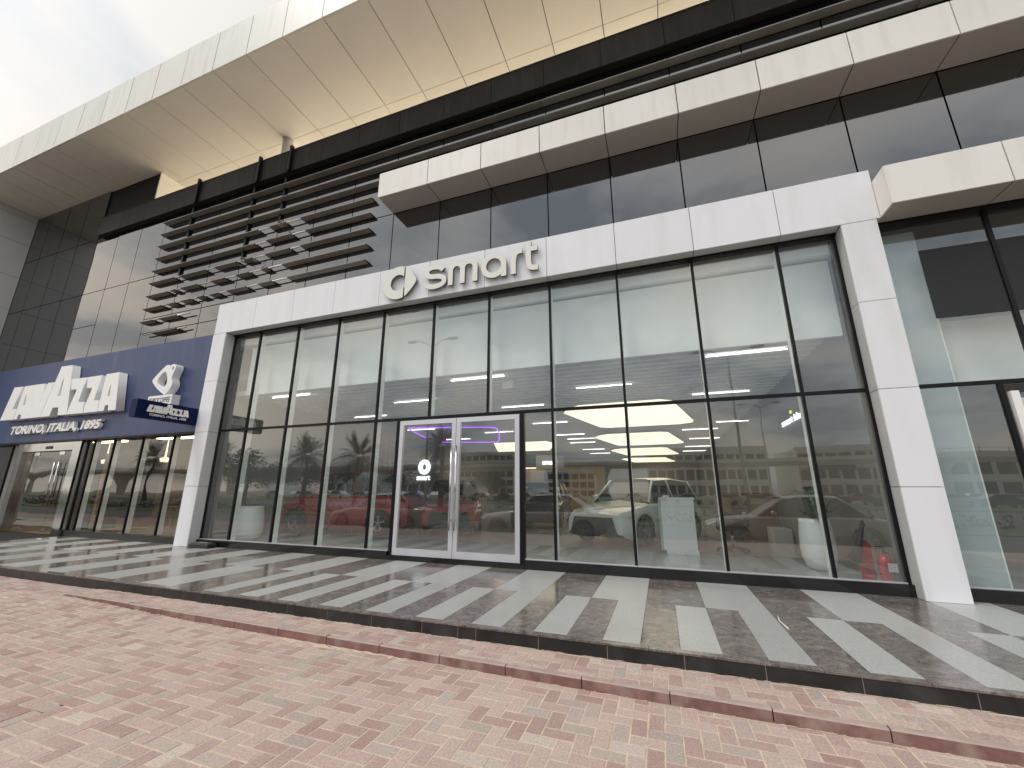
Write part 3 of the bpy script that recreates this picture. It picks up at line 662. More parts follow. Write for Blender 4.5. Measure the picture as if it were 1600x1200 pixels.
for i, x in enumerate(SX):
    w_ = .021
    if i == 0: bx('mullion', 'black', x+.001, x+.04, 7.09, 7.20, .33, 5.36, parent=shop); continue
    if i == len(SX)-1: bx('mullion', 'black', x-.04, x-.001, 7.09, 7.20, .33, 5.36, parent=shop); continue
    if i in (5, 6):
        bx('mullion', 'black', x-w_, x+w_, 7.09, 7.145, ZTR+.03, 5.36, parent=shop)
        bx('inner_mullion', 'inner_white', x-w_*1.1, x+w_*1.1, 7.147, 7.27, ZTR, 5.3, parent=shop)
    else:
        bx('mullion', 'black', x-w_, x+w_, 7.09, 7.145, .33, 5.36, parent=shop)
        bx('inner_mullion', 'inner_white', x-w_*1.1, x+w_*1.1, 7.147, 7.27, .3, 5.3, parent=shop)
bx('transom', 'black', -10.16, 2.83, 7.092, 7.15, ZTR-.026, ZTR+.026, parent=shop)
bx('head_rail', 'black', -10.2, 2.868, 7.048, 7.16, 5.325, 5.363, parent=shop)
for x in (-4.93, -2.285): bx('door_post', 'black', x-.04, x+.04, 7.075, 7.16, ZP+.02, ZTR-.03, parent=shop)
bx('base_sill', 'black_gloss', -10.2, -5.53, 7.03, 7.2, ZP-.01, .332, parent=shop); bx('base_sill', 'black_gloss', -5.526, -4.976, 7.03, 7.2, ZP-.01, .332, parent=shop)
bx('base_sill', 'black_gloss', -2.24, 2.868, 7.03, 7.2, ZP-.01, .332, parent=shop); bx('door_sill', 'black_gloss', -4.974, -2.242, 7.02, 7.21, ZP-.01, .262, parent=shop)
bx('sill_bead', 'alu', -10.15, -4.98, 7.06, 7.11, .333, .345, parent=shop); bx('sill_bead', 'alu', -2.24, 2.82, 7.06, 7.11, .333, .345, parent=shop)
dr = empty('double_door', (-3.6, 7.08, .27), bld)
for s, (a, b_) in enumerate(((-4.88, -3.615), (-3.605, -2.335))):
    f = MB(); t = .085; z0, z1 = .27, 2.81
    f.box(a, a+t, 7.065, 7.12, z0, z1).box(b_-t, b_, 7.065, 7.12, z0, z1).box(a+t, b_-t, 7.065, 7.12, z0, z0+.12).box(a+t, b_-t, 7.065, 7.12, z1-.09, z1)
    f.build('door_frame', 'alu', dr); glass(a+t, b_-t, z0+.12, z1-.09, y=7.088, par=dr)
    hx = b_-.045 if s == 0 else a+.045
    hb = MB().tube([(hx, 7.0, .75), (hx, 7.0, 2.27)], .019, 12)
    for z in (.93, 2.1): hb.tube([(hx, 7.0, z), (hx, 7.07, z)], .011, 8)
    hb.build('pull_handle', 'steel', dr)

# ------------------------------------------------------------------ main sign: roundel and five letters
def arc(cx, cz, r, a0, a1, n=20): return [(cx+r*math.cos(R(a0+(a1-a0)*i/n)), cz+r*math.sin(R(a0+(a1-a0)*i/n))) for i in range(n+1)]
def stroke(path, wd):
    p = [Vector(q) for q in path]; L_, R_ = [], []
    for i in range(len(p)):
        d = (p[min(i+1, len(p)-1)]-p[max(i-1, 0)]).normalized(); n_ = Vector((-d.y, d.x))*wd/2
        L_.append(tuple(p[i]+n_)); R_.append(tuple(p[i]-n_))
    return L_+R_[::-1]
def smooth(path, it=3):
    for _ in range(it):
        q = [path[0]]
        for a, b_ in zip(path[:-1], path[1:]):
            q += [(a[0]*.75+b_[0]*.25, a[1]*.75+b_[1]*.25), (a[0]*.25+b_[0]*.75, a[1]*.25+b_[1]*.75)]
        path = q+[path[-1]]
    return path
YL = 6.775
def letter(par, polys, name='letter', dy=0, ext=.05, m='smart_white', side='smart_side', y=YL):
    return put(curve_mesh(polys, ext), name, m, (0, y+dy, 0), par, side)
sg_ = thing('showroom_sign', 'ivory round emblem and lowercase word smart in raised letters on the white fascia', 'sign', (-3.6, 6.78, 5.45))
th0 = math.degrees(math.acos(.143/.385)); th1 = math.degrees(math.acos(.143/.186))
lt = lambda polys, dy=0, **k: letter(sg_, polys, 'letter', dy, **k)
letter(sg_, [arc(-4.965, 5.78, .385, th0, 360-th0, 40)+arc(-4.965, 5.78, .186, 360-th1, th1, 30)], 'emblem')
letter(sg_, [smooth([(-4.793, 5.78), (-4.793, 6.12), (-4.775, 6.125), (-4.64, 6.01), (-4.525, 5.83), (-4.505, 5.77), (-4.53, 5.71), (-4.64, 5.56), (-4.775, 5.435), (-4.793, 5.44), (-4.793, 5.78)], 1)], 'emblem')
lt([stroke(smooth([(-3.875, 5.885), (-3.95, 5.965), (-4.15, 5.985), (-4.26, 5.93), (-4.25, 5.81), (-4.15, 5.765), (-3.98, 5.755), (-3.85, 5.71), (-3.84, 5.59), (-3.95, 5.535), (-4.15, 5.525), (-4.275, 5.60)]), .108)])
lt([stroke([(-3.70, 5.495), (-3.70, 5.82)]+arc(-3.565, 5.82, .135, 180, 0, 12)[1:]+[(-3.43, 5.495)], .108)])
lt([stroke(arc(-3.29, 5.82, .14, 176, 0, 12)+[(-3.15, 5.495)], .108)], .0015)
lt([arc(-2.75, 5.752, .267, 0, 356, 40), arc(-2.75, 5.752, .157, 0, 352, 30)])
lt([[(-2.593, 5.487), (-2.482, 5.487), (-2.482, 5.76), (-2.593, 5.76)]], .0015)
lt([stroke(smooth([(-2.34, 5.487), (-2.34, 5.60), (-2.34, 5.82), (-2.29, 5.95), (-2.155, 5.965)]), .108)])
lt([stroke(smooth([(-2.033, 6.132), (-2.033, 5.95), (-2.033, 5.63), (-1.98, 5.555), (-1.842, 5.548)]), .108)])
lt([[(-1.99, 5.912), (-1.849, 5.912), (-1.849, 6.016), (-1.99, 6.016)]], .0015)

# ------------------------------------------------------------------ coffee shop side
cafe = empty('cafe_front', (-16, YG, ZP), bld)
board = thing('cafe_sign_board', 'wide navy blue fascia board above the coffee shop, streaked with dust', 'sign board', (-16, 6.84, 2.83))
bx('board_panel', 'navy', -22.89, -10.665, 6.84, 6.90, 2.83, 5.37, parent=board); bx('board_edge', 'black', -22.89, -10.665, 6.86, 7.09, 2.795, 2.828, parent=board)
cs_ = thing('cafe_letters', 'large white raised capitals LAVAZZA with smaller TORINO, ITALIA, 1895 beneath on the navy board', 'sign', (-16.5, 6.7, 3.05))
LV = [
 [[(-19.61, 3.535), (-19.33, 4.605), (-18.82, 4.59), (-19.063, 3.873), (-18.80, 3.865), (-18.84, 3.53)]],
 [[(-18.82, 3.53), (-18.70, 4.59), (-18.022, 4.59), (-17.965, 3.525), (-18.416, 3.53), (-18.44, 3.67), (-18.60, 3.67), (-18.63, 3.53)], [(-18.465, 4.32), (-18.385, 3.97), (-18.53, 3.97)]],
 [[(-18.016, 4.592), (-17.577, 4.585), (-17.56, 3.83), (-17.407, 4.59), (-17.07, 4.584), (-17.335, 3.53), (-17.955, 3.53)]],
 [[(-17.326, 3.53), (-16.908, 5.065), (-16.334, 5.055), (-15.94, 3.523), (-16.402, 3.527), (-16.478, 3.77), (-16.771, 3.777), (-16.845, 3.525)], [(-16.614, 4.711), (-16.54, 4.125), (-16.715, 4.125)]],
 [[(-16.15, 4.60), (-15.40, 4.585), (-15.53, 3.857), (-15.25, 3.852), (-15.165, 3.523), (-15.93, 3.523), (-15.93, 3.66), (-15.76, 4.255), (-16.06, 4.27)]],
 [[(-15.385, 4.585), (-14.683, 4.585), (-14.79, 3.854), (-14.535, 3.848), (-14.50, 3.52), (-15.155, 3.523), (-15.15, 3.65), (-15.02, 4.24), (-15.27, 4.25)]],
 [[(-14.49, 3.525), (-14.485, 4.59), (-13.905, 4.60), (-13.667, 3.52), (-14.0, 3.52), (-14.046, 3.679), (-14.188, 3.677), (-14.197, 3.525)], [(-14.157, 4.277), (-14.085, 3.94), (-14.21, 3.94)]]]
for i, p in enumerate(LV): letter(cs_, p, 'letter', .0015*(i % 2), .20, 'sign_white', None, 6.725)
put_text('TORINO, ITALIA, 1895', .345, .085, 'sign_white', (-19.13, 6.785, 3.085), cs_, .18, .011, 4.68)
cl = thing('cafe_emblem', 'white raised cup shaped emblem above a small EUROCOFFEE plate on the navy board', 'sign', (-11.9, 6.7, 3.55))
letter(cl, [smooth([(-11.806, 3.80), (-12.12, 3.97), (-12.37, 4.17), (-12.40, 4.24), (-12.18, 4.43), (-11.96, 4.60), (-11.87, 4.61), (-11.77, 4.57), (-11.70, 4.61), (-11.585, 4.60), (-11.54, 4.50), (-11.60, 4.36), (-11.645, 4.24), (-11.59, 4.15), (-11.555, 4.07), (-11.60, 3.95), (-11.758, 3.80)], 2),
             smooth([(-11.93, 4.43), (-11.82, 4.30), (-11.78, 4.15), (-11.80, 4.04), (-11.90, 4.0), (-12.09, 4.08), (-12.20, 4.17), (-12.15, 4.29), (-12.03, 4.40)], 2),
             [(-11.66+.045*math.cos(t*PI/8), 4.49+.055*math.sin(t*PI/8)) for t in range(16)]], 'emblem', 0, .19, 'sign_white', None, 6.735)
bx('name_plate', 'sign_white', -12.40, -11.46, 6.64, 6.838, 3.54, 3.79, parent=cl)
put_text('EUROCOFFEE', .17, .006, 'ink', (-12.35, 6.638, 3.595), cl, .12, 0, .84, 1.15, kind='stuff')
fs = thing('cafe_flag_sign', 'small dark navy sign projecting from the facade beside the white portal, lettered LAVAZZA', 'sign', (-10.8, 6.2, 3.0))
bx('sign_box', 'navy_dark', -10.90, -10.69, 5.54, 6.835, 2.995, 3.39, parent=fs)
for i, p in enumerate(LV):
    s_ = .152
    me = curve_mesh([[((x+16.64)*s_, (z-3.52)*s_) for x, z in q] for q in p], .012)
    put(me, 'letter', 'sign_white', (-10.684, 6.19, 3.135), fs, rot=(0, 0, PI/2))
put_text('TORINO, ITALIA, 1895', .072, .006, 'sign_white', (-10.687, 5.80, 3.055), fs, .15, .001, .80, rot=(0, 0, PI/2), kind='stuff')
# glazing
CX = [-22.88, -20.9, -19.62, -18.88, -15.55, -15.25, -14.33, -13.08, -11.82, -10.67]
for a, b_ in zip(CX[:-1], CX[1:]):
    if a == -18.88: continue
    glass(a+.02, b_-.02, .345, 2.79, 'cafe_glass', 7.115, cafe, .003)
for x in CX[1:-1]:
    bx('mullion', 'black', x-.020, x+.020, 7.09, 7.14, .34, 2.79, parent=cafe)
    if x > -15.4 or x < -19: bx('inner_mullion', 'inner_white', x-.03, x+.03, 7.142, 7.25, .3, 2.8, parent=cafe)
bx('base_sill', 'riser', -22.88, -18.9, 7.03, 7.2, ZP-.01, .34, parent=cafe); bx('base_sill', 'riser', -15.54, -10.67, 7.03, 7.2, ZP-.01, .34, parent=cafe)
bx('head_wall', 'joint', -22.88, -10.67, 7.10, 7.3, 2.80, 5.4, parent=cafe)
cd = empty('cafe_door', (-17.2, 7.0, ZP), bld)
bx('steel_post', 'mirror_steel', -18.88, -18.58, 6.95, 7.2, ZP, 2.79, parent=cd); bx('steel_post', 'mirror_steel', -15.93, -15.56, 6.95, 7.2, ZP, 2.79, parent=cd)
bx('steel_header', 'mirror_steel', -18.575, -15.935, 6.95, 7.2, 2.54, 2.79, parent=cd)
for a, b_ in ((-18.57, -17.95), (-17.94, -16.62), (-16.61, -15.94)): glass(a, b_, .25, 2.53, 'cafe_glass', 7.06, cd, .002)
for x in (-16.72, -16.50):
    MB().tube([(x, 6.98, .95), (x, 6.98, 2.2)], .018, 10).tube([(x, 6.98, 1.15), (x, 7.06, 1.15)], .01).tube([(x, 6.98, 2.0), (x, 7.06, 2.0)], .01).build('pull_handle', 'steel', cd)
for x in (-17.94, -16.615):
    for z in (.25, 2.43): bx('patch_fitting', 'steel', x-.13, x+.13, 7.045, 7.085, z, z+.09, parent=cd)
bx('door_closer_plate', 'black', -17.3, -17.0, 6.93, 6.949, 2.60, 2.68, parent=cd)

# ------------------------------------------------------------------ right-hand shop
rs = empty('right_shopfront', (5, YG, ZP), bld)
for a, b_ in ((3.31, 4.60), (4.64, 5.86), (5.9, 7.1)):
    glass(a, b_, ZTR+.03, 5.36, par=rs)
for a, b_ in ((3.31, 4.22), (5.9, 7.1)): glass(a, b_, .335, ZTR-.03, par=rs)
bx('transom', 'black', 3.303, 8, 7.092, 7.15, ZTR-.026, ZTR+.026, parent=rs)
for x, z0 in ((4.62, ZTR), (5.88, .33), (4.245, .33)): bx('mullion', 'black', x-.024, x+.024, 7.09, 7.145, z0+.03, 5.36 if x != 4.245 else ZTR-.03, parent=rs)
bx('base_sill', 'black_gloss', 3.303, 8, 7.03, 7.2, ZP-.01, .332, parent=rs); bx('head_rail', 'black', 3.36, 8, 7.0, 7.16, 5.33, 5.368, parent=rs)
bx('sill_bead', 'alu', 3.31, 4.2, 7.06, 7.11, .333, .345, parent=rs)
bx('shop_door_frame', 'sign_white', 4.30, 4.38, 7.06, 7.13, .33, 2.72, parent=rs)
glass(4.38, 5.84, .335, 2.7, par=rs)
for i, (a, b_) in enumerate(((3.81, 4.588), (4.652, 5.848))):
    tag(bx('black_poster', 'poster_black', a, b_, 7.106, 7.112, 3.81, 4.875), 'black film panel high on the right shop glass, ' + ('nearest the white column' if i == 0 else 'cut by the right edge'), 'poster')
wp = thing('framed_poster', 'white framed notice behind the glass at the far right edge', 'poster', (4.8, 7.2, 1.9))
bx('frame', 'black', 4.40, 5.4, 7.16, 7.185, 1.3, 2.66, parent=wp); bx('sheet', 'poster_white', 4.42, 5.38, 7.150, 7.159, 1.32, 2.64, parent=wp)
bx('inner_board', 'frost', 3.30, 3.91, 7.30, 7.34, .2, 5.3, parent=rs); bx('board_trim', 'inner_white', 3.91, 3.925, 7.29, 7.345, .2, 3.88, parent=rs)
bx('shop_ceiling', 'ceil', 3.3, 12, 7.35, 14, 4.9, 5.0, parent=rs); bx('shop_back_wall', 'wall_in', 3.3, 12, 12, 12.1, .1, 4.9, parent=rs)
bx('shop_floor', 'floor', 3.3, 12, 7.35, 12, .1, .19, parent=rs); bx('bulkhead', 'inner_white', 3.92, 12, 7.5, 7.55, 2.9, 3.88, parent=rs)
bx('roof_block', 'joint', 3.3, 12, 7.165, 14.5, 5.31, 5.41, parent=rs)

# ------------------------------------------------------------------ showroom interior
sf = bx('showroom_floor', 'joint', -10.66, 3.3, 7.21, 38, -.2, .190, kind='structure')
nx_ = 0
for j in range(12):
    for i in range(22):
        a = -10.6+.64*i; y0 = 7.22+.64*j+0
        MB().box(a+.001, a+.638, y0+.001, y0+.638, .186, .194+0).build('floor_tile', 'floor', sf)
bx('floor_sheet', 'floor', -10.64, 3.28, 14.905, 38, .188, .1935, parent=sf)
sce = bx('showroom_ceiling', 'ceil', -10.66, 3.3, 7.50, 38, 4.25, 4.4, kind='structure')
bme = MB().box(-6.6, 6.6, -.055, .055, 0, .12).build('b', 'baffle', local=True); bd = bme.data; bpy.data.objects.remove(bme)
y = 7.62
while y < 38: link(bd, 'baffle', (-3.9, y, 3.86), sce); y += .30
bk = bx('bulkhead', 'inner_white', -9.9, 2.83, 7.42, 7.47, 3.80, 5.10, kind='structure')
bx('bulkhead_top', 'inner_white', -10.6, 3.2, 7.29, 7.6, 5.15, 5.30, parent=bk)
wl = bx('showroom_side_wall', 'wall_in', -10.66, -10.60, 7.22, 38, .19, 5.3, kind='structure')
wr = bx('showroom_side_wall', 'wall_in', 3.0, 3.25, 7.3, 38, .19, 5.3, kind='structure')
wb = bx('showroom_back_wall', 'wall_in', -10.6, 3.0, 37.6, 37.8, .19, 4.25, kind='structure')
bx('skirting', 'louver', 2.985, 2.999, 7.3, 37.5, .194, .30, parent=wr)
bx('roof_slab', 'ceil', -10.6, 3.29, 7.255, 38, 5.31, 5.385, parent=bld)
# ceiling light fittings
def poly_light(name, pts, z, h, m, parent=None):
    n = len(pts)
    b = MB().add([(x, y, z) for x, y in pts]+[(x, y, z+h) for x, y in pts], [tuple(range(n-1, -1, -1))], 0)
    b.f += [tuple(range(n, 2*n))]+[(i, (i+1) % n, n+(i+1) % n, n+i) for i in range(n)]; b.mi += [1]*(n+1); b.sm += [False]*(n+1)
    return b.build(name, [m, 'inner_white'], parent)
nmp = ['nearest the glass', 'second from the glass', 'third from the glass', 'farthest from the glass']
for i, (y0, y1) in enumerate(((11.35, 16.1), (17.85, 22.9), (24.4, 29.6), (31.6, 36.9))):
    pts = [(-2.45, y0+.55), (-2.0, y0+.1), (.15, y0), (.45, y0+.25), (1.22, y1-.8), (1.2, y1-.4), (.8, y1-.1), (-1.75, y1), (-2.0, y1-.2), (-2.68, y0+1.2)]
    tag(poly_light('light_panel', pts, 3.80, .05, 'lamp_panel'), 'large glowing cream ceiling panel over the right half of the showroom, '+nmp[i], 'ceiling light', 'glowing panels in one row')
tag(poly_light('light_panel', [(-7.85, 19.6), (-5.1, 19.6), (-4.9, 20.6), (-6.1, 24.3), (-9.4, 24.3), (-9.1, 23.3)], 3.80, .05, 'lamp_panel'), 'lone glowing cream ceiling panel beyond the purple light ring', 'ceiling light')
rows = [(7.95, (-9.57, -4.23, .95)), (9.56, (-6.85, -1.72)), (11.2, (-9.57, -4.23, .93)), (12.8, (-6.85, )), (14.4, (-9.57, -4.23, )), (16.1, (-6.85, 2.0)), (17.8, (-9.6, -4.2, .97)), (19.4, (-4.0, )), (21, (-4.2, 1.4)), (22.6, (-6.85, )), (24.7, (-4.2, 1.4)), (27.5, (-4.2, 1.4))]
sm_ = MB().box(-.635, .635, -.011, .011, 0, .016).build('s', 'lamp_strip', local=True); smd = sm_.data; bpy.data.objects.remove(sm_)
ordn = ['first', 'second', 'third', 'fourth', 'fifth', 'sixth', 'seventh', 'eighth', 'ninth', 'tenth', 'eleventh', 'last']
for j, (y, xs) in enumerate(rows):
    for i, x in enumerate(xs):
        pos = {1: 'alone', 2: ('left', 'right')[i % 2]+' of two', 3: ('left', 'middle', 'right')[i]+' of three'}[len(xs)]
        tag(link(smd, 'strip_light', (x+.635, y, 3.82)), 'thin white linear ceiling light in the '+ordn[j]+' row from the glass, '+pos, 'ceiling light', 'linear ceiling lights in staggered rows')
ring = [(-8.9, 13.72), (-6.3, 14.4), (-5.9, 14.6), (-5.85, 15.1), (-7.3, 19.0), (-7.6, 19.3), (-10.2, 18.5), (-10.5, 18.1), (-9.35, 14.3), (-9.15, 13.75), (-8.9, 13.72)]
tag(MB().tube([(x, y, 3.80) for x, y in smooth(ring, 1)], .022, 6).build('led_ring', 'purple'), 'purple glowing ring of light under the ceiling behind the door', 'ceiling light')
tag(bx('hanging_sign', 'sign_white', -3.0, -2.77, 7.95, 7.99, 3.55, 3.70), 'small blank white box hanging near the ceiling above the door', 'sign')
# lit interior signs
ls = thing('lit_wall_logo', 'glowing white ring emblem with the word smart under it, seen through the left door leaf', 'sign', (-9.6, 16, 2))
put(curve_mesh([[(.30*math.cos(t*PI/16), .32*math.sin(t*PI/16)) for t in range(32)], [(.10*math.cos(t*PI/10), .13*math.sin(t*PI/10)) for t in range(20)]], .04), 'emblem', 'lit_white', (-9.62, 15.93, 2.43), ls)
put_text('smart', .32, .03, 'lit_white', (-9.98, 15.93, 1.88), ls, 0, .008, .66)
bx('backing_board', 'wall_in', -10.58, -8.9, 15.96, 16.1, .194, 3.7, parent=ls)
si = thing('lit_wall_sign', 'small glowing white words smart idea with a green dot on the right inner wall', 'sign', (2.97, 11.2, 3))
put_text('smart idea', .23, .02, 'lit_white', (2.97, 12.05, 3.02), si, 0, .002, 1.68, rot=(0, 0, -PI/2))
bx('green_dot', 'lit_green', 2.945, 2.965, 11.10, 11.18, 3.22, 3.28, parent=si)
sw = thing('lit_small_sign', 'tiny glowing white word smart deep in the showroom seen through the right door leaf', 'sign', (-6, 24, 3.2))
put_text('smart', .42, .03, 'lit_white', (-6.5, 24, 2.95), sw, 0, .01, .9); bx('sign_back', 'wall_in', -6.9, -5.2, 24.05, 24.1, 2.7, 3.5, parent=sw)

# reception desk, office chair, pots, extinguishers, furniture
dk = thing('reception_desk', 'narrow white reception podium standing between the white display car and the office chair', 'desk', (.33, 10, .19))
b = MB(); b.box(-.05, .60, 9.82, 10.35, .26, 1.28).build('body', 'planter', dk); bx('plinth', 'inner_white', .0, .62, 9.80, 10.3, .194, .258, parent=dk); bx('desk_top', 'planter', -.08, .62, 9.79, 10.38, 1.282, 1.32, parent=dk)
bx('side_return', 'frost', -.10, -.052, 9.84, 10.33, .26, 1.28, parent=dk)
oc = thing('office_chair', 'black swivel office chair with five legged base beside the white podium', 'chair', (1.35, 10.6, .19))
b = MB()
for k in range(5):
    t = k*2*PI/5+.3; b.tube([(1.35, 10.6, .30), (1.35+.30*math.cos(t), 10.6+.30*math.sin(t), .25)], [.03, .02], 6)
b.build('base', 'plastic', oc)
for k in range(5):
    t = k*2*PI/5+.3; MB().lathe([(.0, -.02), (.03, -.02), (.03, .02), (0, .02)], 10, (1.35+.31*math.cos(t), 10.6+.31*math.sin(t), .224), axis='y').build('caster', 'rubber', oc)
MB().tube([(1.35, 10.6, .28), (1.35, 10.6, .64)], .025, 10).build('gas_stem', 'steel', oc)
MB().bbox(1.08, 1.64, 10.34, 10.86, .64, .74, .04).build('seat', 'plastic', oc)
b = MB().bbox(1.62, 1.70, 10.36, 10.84, .86, 1.02, .03); b.tube([(1.6, 10.6, .68), (1.70, 10.6, .74), (1.69, 10.6, .95)], .02, 6); b.build('backrest', 'plastic', oc)
MB().tube([(1.1, 10.33, .68), (1.12, 10.3, .88), (1.5, 10.3, .88)], .02, 6).tube([(1.1, 10.87, .68), (1.12, 10.9, .88), (1.5, 10.9, .88)], .02, 6).build('armrest', 'plastic', oc)
def pot(x, y, r, h, label, plant=True):
    t = thing('planter', label, 'planter', (x, y, .194))
    pr = [(.0, .0), (r*.55, .0), (r*.80, h*.08), (r*.96, h*.25), (r*1.0, h*.42), (r*.97, h*.65), (r*.88, h*.9), (r*.85, h), (r*.80, h), (r*.80, h*.9), (0, h*.9)]
    MB().lathe(pr, 32, (x, y, .194)).build('pot', 'planter', t)
    if plant:
        b = MB(); q = random.Random(5)
        for i in range(46):
            a = q.uniform(0, 2*PI); rr = q.uniform(.03, .30); z = .194+h+q.uniform(-.03, .5); c = Vector((x+rr*math.cos(a), y+rr*math.sin(a), z))
            d = Vector((math.cos(a), math.sin(a), q.uniform(-.6, .7))).normalized(); s_ = d.cross(Vector((0, 0, 1))).normalized(); L_ = q.uniform(.12, .2)
            b.add([c, c+d*L_*.5+s_*L_*.35, c+d*L_, c+d*L_*.5-s_*L_*.35], [(0, 1, 2, 3)], 0)
            b.tube([(x, y, .194+h*.9), tuple(c)], .005, 4, 0, False)
        b.build('foliage', 'leaf', t)
pot(2.40, 8.78, .26, .82, 'tall rounded white pot with a leafy green plant beside the fire extinguishers')
pot(-10.12, 8.25, .36, .83, 'tall rounded white pot without a plant in the leftmost panes of the showroom', False)
def exting(x, y, h, r, label, horn, tagc):
    t = thing('fire_extinguisher', label, 'fire extinguisher', (x, y, .194))
    MB().lathe([(0, 0), (r*.92, 0), (r, .015), (r, h*.78), (r*.9, h*.86), (r*.55, h*.93), (r*.25, h*.97), (r*.25, h), (0, h)], 24, (x, y, .194)).build('cylinder', 'red_gloss', t)
    z = .194+h
    MB().box(x-.02, x+.02, y-.02, y+.02, z-.005, z+.05).box(x-.09, x+.03, y-.012, y+.012, z+.05, z+.065).box(x-.08, x+.02, y-.01, y+.01, z+.08, z+.092).build('valve', 'steel', t)
    if horn:
        MB().tube([(x+.02, y-.06, z+.22), (x-.02, y-.10, z+.10), (x-.10, y-.13, z-.12), (x-.19, y-.14, z-.33)], [.02, .03, .055, .085], 14).build('horn', 'plastic', t)
        MB().tube([(x, y, z+.03), (x+.06, y-.02, z+.17), (x+.03, y-.05, z+.24)], .012, 6).build('hose', 'rubber', t)
    else:
        MB().tube([(x+.02, y, z+.02), (x+.10, y-.03, z-.02), (x+.11, y-.04, z-.18)], .010, 6).build('hose', 'rubber', t)
    if tagc: bx('label_tag', 'poster_white', x-.005, x+.10, y-r-.012, y-r-.006, .194+h*.45, .194+h*.72, parent=t)
    bx('print_panel', 'tail', x-r*.5, x+r*.15, y-r-.004, y-r+.006, .194+h*.2, .194+h*.7, parent=t)
exting(2.70, 7.85, .62, .085, 'tall red fire extinguisher with a black discharge horn, left of the pair', True, False)
exting(2.87, 7.72, .42, .082, 'short red fire extinguisher with a white paper tag, right of the pair', False, True)
cbn = thing('wood_cabinet', 'low brown wooden partition cabinet behind the planter with a plant', 'cabinet', (2.3, 13, .19))
bx('side_panel', 'wood', 1.75, 2.95, 13.6, 13.7, .194, 1.42, parent=cbn); bx('bench', 'poster_white', 2.55, 2.95, 12.6, 13.3, .194, .55, parent=cbn); bx('end_panel', 'wood', 1.55, 1.74, 13.1, 13.7, .194, 1.42, parent=cbn)
# deep-room partitions and pictures
dp = thing('inner_partition', 'beige partition wall with a dark picture deep inside the showroom behind the red car', 'partition', (-5.5, 26, .19))
bx('panel', 'cafe_wall', -9, -3.2, 26, 26.1, .194, 2.9, parent=dp); bx('picture', 'navy_dark', -6.9, -5.4, 25.9, 25.98, 1.7, 2.6, parent=dp); bx('lit_edge', 'lamp_panel', -8.55, -8.45, 25.85, 25.9, .5, 2.9, parent=dp); bx('lit_edge', 'lamp_panel', -8.45, -7.0, 25.85, 25.9, 2.82, 2.9, parent=dp)
ip = thing('inner_pillar', 'brown timber slatted wall beside the lit ring emblem', 'partition', (-9, 14, .19))
for k in range(9): bx('slat', 'cafe_wall', -10.4, -10.32, 12.2+.3*k, 12.35+.3*k, .194, 3.2, parent=ip)

